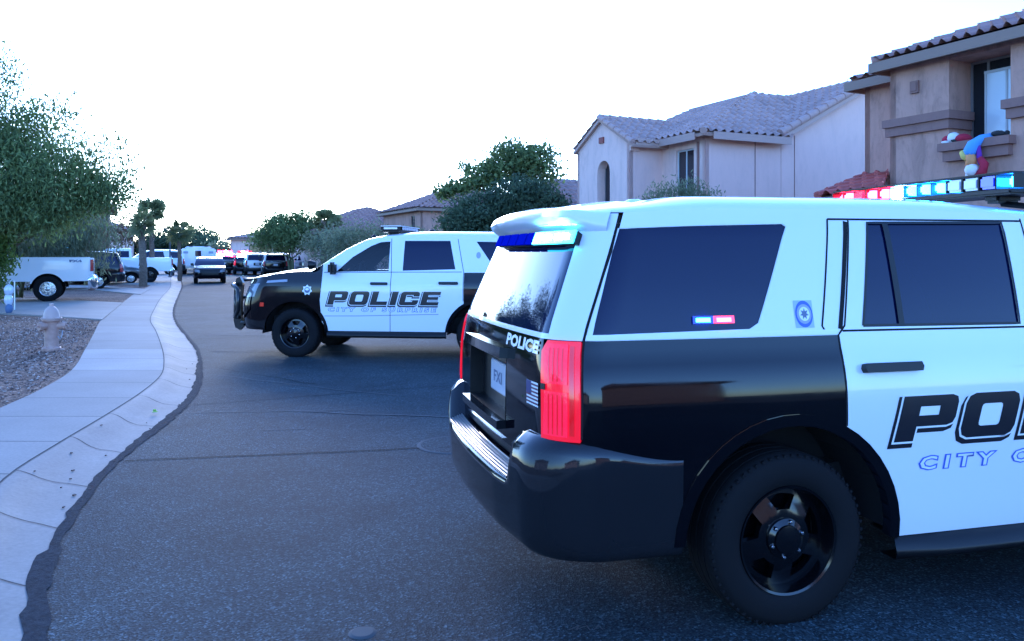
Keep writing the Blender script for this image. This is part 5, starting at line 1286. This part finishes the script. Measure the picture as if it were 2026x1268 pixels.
# rear details
a0=B.a0
sp_rows=[]
for i in range(41):
    t=-.99+1.98*i/40; k=.25+.75*sm((.99-abs(t))/.20); a=a0+t
    z0=te_z(c['te'],-.9)
    p=lambda z,o: B.P(a,z,-1,o)
    cr=.055*(1-(abs(t)/.99)**2.2)
    def q(z,o,up=0): x,y,zz=B.P(a,z,-1,o); return (x,y,zz+up)
    sp_rows.append([(lambda w:(w[0]+.30,w[1]*.94,w[2]+.012))(q(z0,-.0,cr+.02)),q(z0,-.06*k,cr+.016),q(z0-.012,.02*k,cr*.85+.006),q(z0-.03,.070*k,cr*.7),q(z0-.062,.072*k,cr*.7),q(z0-.075,.05*k,cr*.4),q(z0-.085,-.01,cr*.1),q(z0-.10,-.05,0)])
grid('rear_spoiler',sp_rows,M['white'],NR).data.set_sharp_from_angle(angle=R(50))
def rbox(name,t0,t1,z0,z1,o0,o1,m,par): # box hugging the rear surface
    n=8; vs=[];fs=[]
    for i in range(n+1):
        t=t0+(t1-t0)*i/n
        for z,o in ((z0,o0),(z0,o1),(z1,o1),(z1,o0)): vs.append(B.P(a0+t,z,-1,o))
    for i in range(n):
        for j in range(4): fs.append((i*4+j,i*4+(j+1)%4,(i+1)*4+(j+1)%4,(i+1)*4+j))
    fs+= [(0,3,2,1),(n*4,n*4+1,n*4+2,n*4+3)]
    ob=mesh(name,vs,fs,m,par); return ob
rb=rbox('rear_led_bar',-.52,.87,1.640,1.690,.002,.035,M['trim'],NR)
for t0,t1,mm in ((-.50,-.34,'leddim'),(-.31,-.15,'leddim'),(-.12,.04,'leddim'),(.07,.22,'leddim'),(.25,.36,'leddim'),(.375,.865,'ledc')):
    rbox('led_module',t0,t1,1.636,1.692,.0355,.045,M[mm],rb)
for t0,t1 in ((.41,.50),(.55,.64),(.70,.83)): rbox('led_emitter',t0,t1,1.654,1.676,.0455,.049,M['ledw'],rb)
rbox('high_stop_light',-.30,-.02,te_z(c['te'],-.9)-.058+.034,te_z(c['te'],-.9)-.040+.036,.070,.0755,M['tail0'],NR)
rbox('tailgate_garnish',-.45,.37,1.118,1.165,.0,.04,M['black'],NR); rbox('tailgate_garnish',-.44,.36,.790,.829,.0,.045,M['black'],NR)
rbox('lower_garnish',-.44,.34,.735,.742,.0,.012,M['chrome'],NR)
pl=empty('license_plate'); pl.parent=NR
n_=M['plate']
rbox('plate_frame',-.165,.165,.900,1.060,-.072,-.062,M['decalg'],pl); rbox('plate_face',-.155,.155,.908,1.052,-.062,-.058,n_,pl)
V,F1=text_tris('FXI',1,.02); x0_=min(p[0] for p in V);x1_=max(p[0] for p in V);y1_=max(p[1] for p in V)
decal(B,'plate_characters',V,F1,lambda x,y:(a0-.085+.17*(x-x0_)/(x1_-x0_),.952+.058*y/y1_),-1,M['decalg3'],pl,-.0565)
e=empty('tailgate_lettering'); e.parent=NR
V,F1=text_tris('POLICE',1,.045); x0_=min(p[0] for p in V);x1_=max(p[0] for p in V);y1_=max(p[1] for p in V)
decal(B,'lettering',V,F1,lambda x,y:(a0+.34+.45*(x-x0_)/(x1_-x0_)+.012*y,1.185+.052*y/y1_),-1,M['decalw'],e,.003)
fl=empty('flag_decal'); fl.parent=NR; f0,f1,g0,g1=a0+.665,a0+.80,.965,1.065
surf(B,'flag_ground',[[(f0,g0),(f1,g0),(f1,g1),(f0,g1)]],-1,M['decalw'],fl,off=.002)
for k in range(6): zz=g0+(g1-g0)*(2*k+1)/13; surf(B,'flag_stripe',[[(f0 if k<3 else f0+.06,zz),(f1,zz),(f1,zz+.0077),(f0 if k<3 else f0+.06,zz+.0077)]],-1,M['decaldr'] if 'decaldr' in M else M.setdefault('decaldr',mat('dark_red_decal',(.10,.01,.04),.4)),fl,off=.003)
surf(B,'flag_canton',[[(f0,g0+.046),(f0+.06,g0+.046),(f0+.06,g1),(f0,g1)]],-1,mat('navy_decal',(.01,.02,.12),.4),fl,off=.0035)
# tail light inner structure
for sg in (1,-1):
    par=c['tl%d'%sg]
    def band(nm,pts,m,off): surf(B,nm,[[(a0+sg*t,z) for t,z in pts]],-1,m,par,off=off,sp=.05,depth=.004)
    band('lamp_upper',[(.862,1.075),(.965,1.075),(.965,1.232),(.880,1.232),(.862,1.20)],M['tailp'] if 'tailp' in M else M.setdefault('tailp',mat('tail_light_core',(.5,.006,.03),.2,coat=.3,emis=(1,.014,.085),es=.17,fn=lambda t,b:bump(t,b,voro(t,60),.2,.004))),.017)
    band('lamp_lower',[(.856,.868),(.965,.868),(.965,1.045),(.862,1.045)],M['tailp'],.017)
    band('lamp_band',[(.972,.875),(.990,.875),(.990,1.225),(.972,1.225)],M['tailb'],.016)
    ribbon(B,'lamp_rib',[[(a0+sg*t,z0_),(a0+sg*t,z1_)] for t in (.885,.905,.925,.945) for z0_,z1_ in ((.875,1.035),(1.085,1.215))],-1,.005,M['tailb'],par,.0185)
    band('reverse_lamp',[(.842,1.048),(.866,1.048),(.866,1.072),(.842,1.072)],M['trim'],.018)
# step pad with ridges
rows=[]
for i in range(61):
    t=-.652+1.304*i/60; e_=1; row=[]
    for j in range(41):
        u=j/40; o_=.018+.078*u*e_; z=.674-.026*u+ (.0045 if (j%7)<4 else -.002)*(0 if j in(0,40) else 1); row.append(B.P(a0+t,z,-1,o_))
    rows.append(row)
grid('step_pad',rows,M['step'],NR,flip=True).data.set_sharp_from_angle(angle=R(30))
mb=MB(); mb.box((-1.06,0,.37),(.10,.09,.07),bev=.01); mb.build('tow_hitch',M['trim'],NR); mb=MB(); mb.tube([(-.8,-.5,.36),(-1.0,-.5,.36)],.03,10); mb.build('exhaust_pipe',M['trim'],NR)
lb=light_bar(NR,1.60,1.945,1.46,'BbccBBBWRRrRR',wd=.30,h=.075,lid='trim')
mb=MB(); mb.lathe([(.0005,.03),(.03,.028),(.055,.015),(.065,0)],16,'z',(-.25,.1,1.878)); mb.build('roof_antenna',M['white'],NR,smooth=True)
place(NR,.935,4.456,(.9656,.261))

# --- far SUV standing across the street
FR=empty('police_suv'); tag(FR,'black and white police SUV standing across the street, its left side in view','police car')
dz=.085
c2=suv_cfg(dz,clear=True,zs=.43,zlow=.43,gaps=[[(1.41,.43),(1.40,1.30),(1.43,1.86)],[(.27,.90),(.27,1.34),(.38,1.85)],[(.30,1.345),(2.48,1.335)]],sp=.09,wseg=40,rt=.385,rr=.235,ra=.55,
  recess=[(-.3,.83),(.3,.83),(.3,1.115),(-.3,1.115)],lipm='black',wsb=.14,
  win=[('q',[(-.88,1.415),(-.20,1.41),(.09,1.81),(-.88,1.79)]),('r',[(.40,1.385),(1.225,1.362),(1.215,1.825),(.50,1.822)]),('f',[(1.445,1.358),(2.28,1.345),(2.03,1.575),(1.75,1.745),(1.60,1.805),(1.445,1.815)])],
  zb=1.335)
c2['fe']=[(2.68,1.35),(2.95,1.345),(3.3,1.31),(3.52,1.27),(3.7,1.22)]; c2['znose']=1.19; c2['hlamp']=[(.60,.92),(1.04,.95),(1.06,1.16),(.62,1.12)]; c2['grille']=[(-.55,.62),(.55,.62),(.55,1.08),(-.55,1.08)]
c2['lamp']=[(.84,.90),(1.012,.90),(1.012,1.33),(.865,1.33)]; c2['cheek']=[(.826,.64),(1.016,.64),(1.016,.90),(.826,.90)]
B=make_car(c2,FR); mirrors(B,c2,FR,z=1.40,x=2.30)
a0=B.a0
for sd in (1,-1):
    e=empty('door_lettering'); e.parent=FR
    A0,A1=(2.41,.60) if sd>0 else (.60,2.41)
    big_word(B,'POLICE',A0,A1,.835,1.045,sd,e); small_word(B,'C I T Y   O F   S U R P R I S E',*((2.40,.68) if sd>0 else (.68,2.40)),.735,.065,sd,e,inner='decalw',outer='decalb',bold=.028)
    s=empty('badge_decal'); s.parent=FR; cx,cz=2.73,1.06; st=[]
    for k in range(14): rr_=.085 if k%2==0 else .06; t=math.pi/2+k*math.pi/7; st.append((cx+rr_*math.cos(t),cz+rr_*1.0*math.sin(t)))
    surf(B,'star_badge',[st],sd,M['decalw'],s,off=.003); surf(B,'badge_disc',[[(cx+.046*math.cos(t),cz+.046*math.sin(t)) for t in [k*.3927 for k in range(16)]]],sd,M['decalg3'],s,off=.004)
    surf(B,'badge_disc',[[(cx+.03*math.cos(t),cz+.012+.02*math.sin(t)) for t in [k*.3927 for k in range(16)]]],sd,M['decalw'],s,off=.005)
    surf(B,'bonnet_side_strip',[[(3.06,1.185),(3.46,1.165),(3.46,1.20),(3.06,1.222)]],sd,M['decalg'],FR,off=.012,sp=.06,depth=.01)
    ribbon(B,'crease_shade_line',[[(2.45,.66),(1.9,.665),(1.2,.685),(.65,.70)]],sd,.012,M['decalg'],FR,.001)  # grey line paints the shade of a door crease
    s=empty('small_seal_decal'); s.parent=FR; surf(B,'seal_disc',[[(.05+.035*math.cos(t),1.60+.05*math.sin(t)) for t in [k*.3927 for k in range(16)]]],sd,M['decalg2'],s,off=.003)
    surf(B,'side_marker',[[(3.44,.80),(3.50,.80),(3.50,.86),(3.44,.86)]],sd,M['amber'],FR,off=.012,sp=.05,depth=.01)
    mb=MB(); y=B.ye(2.52,1.38); mb.tube([(2.58,sd*(y-.03),1.34),(2.60,sd*(y+.06),1.42)],.015,6); mb.lathe([(.0005,-.06),(.045,-.05),(.075,.02),(.08,.05),(.0005,.055)],16,'x',(2.64,sd*(y+.07),1.45)); mb.build('spot_lamp',M['trim'],FR,angle=40)
light_bar(FR,1.50,2.00,1.30,'cccccccccc',wd=.36,h=.06)
mb=MB(); mb.lathe([(.0005,.05),(.04,.045),(.06,.02),(.07,0)],14,'z',(.95,.1,1.975)); mb.lathe([(.0005,.04),(.03,.03),(.05,0)],12,'z',(1.9,.2,1.90)); mb.build('roof_antenna',M['trim'],FR,smooth=True)
# push bumper
pb=empty('push_bumper'); pb.parent=FR; xf=4.05
for s in (1,-1):
    mb=MB(); prof_=[(xf+.02,.38),(xf+.10,.42),(xf+.13,.55),(xf+.12,1.08),(xf+.08,1.22),(xf+.02,1.25),(xf-.03,1.15),(xf-.0,.9),(xf+.0,.6),(xf-.05,.45)]
    mb.prism([(x,s*.42,z) for x,z in prof_],(0,.08,0)); mb.build('upright',M['bar'],pb)
    mb=MB(); yy=.45
    mb.tube([(xf+.08,s*yy,1.14),(xf+.04,s*.70,1.12),(xf-.14,s*.90,1.05),(xf-.16,s*.93,.74),(xf-.02,s*.74,.62),(xf+.07,s*yy,.58)],.034,8); mb.tube([(xf-.05,s*.82,.97),(xf-.08,s*.84,.66)],.016,6); mb.build('wrap_bar',M['bar'],pb,smooth=True)
mb=MB()
for z in (1.19,.90,.64,.46): mb.tube([(xf+.08,-.44,z),(xf+.10,0,z),(xf+.08,.44,z)],.028,8)
mb.build('cross_bar',M['bar'],pb,smooth=True)
mb=MB(); mb.box((xf+.02,0,.50),(.06,.8,.10),bev=.01); mb.build('impact_pad',M['trim'],pb)
for s in (1,-1):
    mb=MB(); mb.box((xf+.135,s*.18,.86),(.03,.14,.045),bev=.008); mb.box((xf+.06,s*.475,.98),(.10,.015,.05)); mb.box((xf+.06,s*.475,.52),(.10,.015,.05)); mb.build('push_lamp',M['clear'],pb)
    mb=MB(); mb.tube([(3.9,s*.6,.52),(4.08,s*.45,.50)],.03,6); mb.build('bracket',M['steel'],pb)
place(FR,-.352,13.394,(-math.cos(R(7)),math.sin(R(7))))

# ------------------------------------------------------------------ parked and distant vehicles
def small_suv(name,label,cat,x,y,u,z,body='black',upper=None,door=None,k=1.0,group=None,bar=None,clear=False,lit=False,zk=1.0,wm='alloy',hood=None):
    r=empty(name); tag(r,label,cat,group)
    cc=suv_cfg(0,sp=.16,wseg=22,wm=wm,paint=(upper or body,body,door or body,hood or body),recess=[(-.3,.83),(.3,.83),(.3,1.06),(-.3,1.06)],lipm='trim',hblack=False,taillit=lit,step=False,bumpm=body if body in M else 'black',wstyle='alloy')
    BB=make_car(cc,r); mirrors(BB,cc,r)
    mb=MB()
    for s in (1,-1): mb.tube([(-.5,s*.70,1.88),(-.4,s*.70,1.92),(1.3,s*.70,1.93),(1.4,s*.70,1.89)],.018,6)
    mb.build('roof_rail',M['steel'],r,smooth=True)
    n=BB; nt0=BB.a0
    surf(BB,'license_plate',[[(nt0-.16,.88),(nt0+.16,.88),(nt0+.16,1.03),(nt0-.16,1.03)]],-1,M['plate'],r,off=.012,sp=.1)
    if bar: light_bar(r,1.35,1.97,1.25,bar,wd=.30,h=.09,glow='R' in bar)
    if bar and 'R' in bar:
        for s in (-1,1): mb=MB(); mb.box((-.90,s*.36,1.60),(.06,.62,.22),bev=.01); mb.build('rear_glow_panel',M['ledr' if s<0 or 'W' not in bar else 'ledw'],r)  # added glowing panels imitate the wide bloom of the far flash
    r.scale=(k,k,k*zk); place(r,x,y,u,z); return r
def pickup(name,label,x,y,u,z,body='white',k=1.0,zk=1.0,mark=None,wm='alloy',group=None):
    r=empty(name); tag(r,label,'pickup truck',group)
    cc=suv_cfg(0,style='bed',XR=-1.30,R=.14,XF=4.85,RF=.35,W=1.0,wb=3.98,rail=1.44,zb=1.40,zs=.60,zlow=.66,zc=.43,ra=.53,xgap=-1.22,xrl=-1.15,xd=1.0,xdt=1.04,xB=1.98,xBt=1.98,xrt=1.04,
     te=[(1.0,1.90),(1.3,1.93),(2.4,1.92),(2.75,1.85),(3.1,1.66),(3.45,1.42)],xF=3.05,xFl=(3.0,[(3.1,.8),(3.2,1.2)]),xFt=3.25,xfc=4.5,xw=2.55,cowl=(3.45,1.42),
     fe=[(3.45,1.42),(3.9,1.39),(4.5,1.34),(4.7,1.3)],znose=1.28,crown=.06,paint=(body,body,body,body),
     lr=[(.3,0),(1.9,0)],lf=[(.3,-.08),(.6,0),(1.2,0),(1.5,-.05)],sec=[(.3,.96),(.6,.99),(1.0,1.0),(1.44,.985),(1.6,.93),(1.93,.82)],bow=.02,bowf=.06,
     win=[('r',[(1.14,1.45),(1.90,1.45),(1.90,1.82),(1.16,1.82)]),('f',[(2.06,1.45),(3.08,1.44),(2.72,1.74),(2.45,1.81),(2.06,1.82)])],
     handles=[(1.1,1.35,1.30),(2.1,2.35,1.30)],hblack=False,rt=.42,rr=.235,wt=.28,sp=.14,wseg=30,wm=wm,wstyle='alloy',nsp=8,ztail=1.42,tailt=.82,zr0=.70,zl0=.98,zl1=1.36,gatem=body,lipm=body,
     bside=[(-.01,.72),(.03,.71),(.05,.70),(.05,.64),(.05,.58),(.02,.52),(-.05,.5)],bmid=[(-.01,.72),(.04,.71),(.15,.70),(.16,.66),(.15,.58),(.08,.52),(-.05,.5)],bumpm='chrome' if body=='white' else 'steel',
     hlamp=[(.72,.98),(1.0,.98),(1.0,1.24),(.72,1.24)],grille=[(-.66,.85),(.66,.85),(.66,1.24),(-.66,1.24)],grillem='chrome',step=False)
    BB=make_car(cc,r); mirrors(BB,cc,r)
    mb=MB(); mb.add([BB.P(1.04,1.38,1),BB.P(1.04,1.38,-1),BB.P(1.04,1.9,-1),BB.P(1.04,1.9,1)],[(0,1,2,3)]); mb.build('cab_back',M[body],r)
    mb=MB(); mb.box((1.03,0,1.66),(.02,1.3,.34),bev=.005); mb.build('rear_window',M['glassd'],r)
    mb=MB(); mb.box((-.10,0,1.0),(2.2,1.75,.04)); mb.box((-1.22,0,1.20),(.05,1.72,.44)); mb.box((1.0,0,1.2),(.05,1.8,.45))
    for s in (1,-1): mb.box((-.10,s*.90,1.22),(2.25,.06,.43))
    mb.build('bed_liner',M['trim'],r)
    if mark:
        V,F1=text_tris(mark,1,.06); a_=min(p[0] for p in V);b_=max(p[0] for p in V);h_=max(p[1] for p in V)
        for sd in(1,-1): decal(BB,'badge_lettering',V,F1,(lambda x,y:(-.62-.36*(x-a_)/(b_-a_)+.02*y,1.28+.075*y/h_)) if sd>0 else (lambda x,y:(-.98+.36*(x-a_)/(b_-a_),1.28+.075*y/h_)),sd,M['decalg3'],r,.004)
    r.scale=(k,k,k*zk); place(r,x,y,u,z); return r
nn=(-ND.x,-ND.y)
L='cars parked on the driveways at the left'
def axle(rx,ry,lat,u,fwd=0): # axle centre from the near wheel's ground point (wheel on the left side = towards the viewer)
    lx,ly=-u[1],u[0]; return rx-lx*lat+u[0]*fwd, ry-ly*lat+u[1]*fwd
x,y=axle(-14.97,26.41,.9,nn); pickup('parked_pickup','white pickup truck parked on the nearest driveway, tailgate towards the street',x,y,nn,.10,'white',1.0,mark='FX4',group=L)
x,y=axle(-18.35,36.3,.9,nn); small_suv('parked_suv','black SUV parked on the second driveway with a blue-lit light bar',"SUV",x,y,nn,.10,'black',k=.93,zk=.96,group=L,bar='BbbbBB')
x,y=axle(-20.9,42.0,.9,nn); small_suv('parked_hatchback','white hatchback half hidden between the black SUV and the shaggy palm','car',x,y,nn,.10,'white',k=.84,zk=.92,group=L)
x,y=-22.0,43.6; small_suv('parked_car','grey car with its nose to the street beside the shaggy palm','car',x-.9,y,(ND.x,ND.y),.10,'grey',k=.80,zk=.86,group=L)
x,y=axle(-19.9,45.0,.9,nn); pickup('parked_pickup','white crew-cab pickup parked behind the shaggy palm',x,y,nn,.10,'white',.90,zk=1.06,wm='wheelb',group=L)
dn=(-SD.x,-SD.y)
V_='emergency and parked vehicles far up the street'
# police car facing the viewer on the left lane
def at_px(X,Y): return X,Y
small_suv('police_car','black and white police car facing the camera up the left lane, its lights off','police car',-18.2,49.2,(.36,-.933),0,'black',upper='white',door='white',k=.87,zk=.92,group=V_,bar=None,wm='wheelb',hood='black')
def boxtruck():
    r=empty('box_truck'); tag(r,'tall white box-bodied truck seen from behind beyond the police car','truck',V_)
    mb=MB(); mb.box((0,0,1.55),(5.2,2.5,1.75),bev=.10); mb.box((0,0,2.50),(4.4,1.9,.22),bev=.08); mb.build('box_body',M['white'],r,angle=40)
    mb=MB(); mb.box((3.5,0,1.25),(1.9,2.2,1.4),bev=.2); mb.build('cab',M['white'],r,angle=40)
    mb=MB(); mb.box((-2.61,.02,1.95),(.04,.42,.5),bev=.01); mb.build('rear_window',M['glassd'],r)
    for y_ in (-.9,.9): mb=MB(); mb.box((-2.61,y_,2.05),(.04,.34,.22),bev=.01); mb.build('rear_vent',M['decalg'],r); mb=MB(); mb.box((-2.62,y_*1.15,1.1),(.04,.14,.3)); mb.build('tail_light',M['tail0'],r)
    mb=MB(); mb.box((-2.66,0,.62),(.14,2.4,.16),bev=.02); mb.build('rear_bumper',M['steel'],r)
    for k_ in(-1,1): mb=MB(); mb.tube([(-2.2,k_*.9,2.62),(2.0,k_*.9,2.62)],.04,6); mb.box((-2.1,k_*.55,2.66),(.2,.3,.14),bev=.02); mb.build('roof_rack',M['trim'],r)
    for x_ in (-1.6,3.4):
        for s in (1,-1): wheel(r,x_,s*1.02,.46,.46,.28,.3,'steel',s,M['steel'],seg=20)
    r.scale=(1,1.1,.9); place(r,-27.2,71,(-.36,.93)); 
boxtruck()
small_suv('parked_van','white van standing side-on behind the street lamp','van',-27.6,66,nn,.0,'white',k=1.0,zk=1.08,group=V_)
small_suv('police_car','police car with its red roof lights flashing, left of the dark SUVs','police car',-24.2,69,(-.33,.944),0,'black',upper='white',door='white',k=.95,group=V_,bar='RRWRRR',lit=True,wm='wheelb')
small_suv('police_suv','dark police SUV seen from behind right of the red flashing lights','police car',-22.0,67.5,(-.33,.944),0,'black',k=.93,group=V_,bar='rRWr',lit=True,wm='wheelb')
small_suv('police_suv','white-sided SUV half hidden between two other police SUVs','police car',-20.6,66,(-.36,.93),0,'white',k=.95,group=V_,wm='wheelb')
small_suv('police_suv','white-roofed black police SUV furthest right in the far row','police car',-18.1,62.5,(-.33,.944),0,'black',upper='white',door='white',k=.93,group=V_,wm='wheelb')
pickup('parked_pickup','silver pickup under the mesquite on the right side of the street',-17.2,68,(.33,-.944),0,'silver',.85,group=V_)
small_suv('parked_suv','white SUV at the right kerb behind the far row of police cars','SUV',-19.9,71,(-.36,.93),0,'white',k=.95,group=V_)
small_suv('parked_car','dark car standing just left of the flashing police car','car',-25.6,72,(-.36,.93),0,'black',k=.85,zk=.9,group=V_,bar='RRBB')
small_suv('parked_suv','pale SUV parked on a driveway beyond the white crew-cab pickup','SUV',-26.5,52.5,nn,.1,'silver',k=.95,group=L)
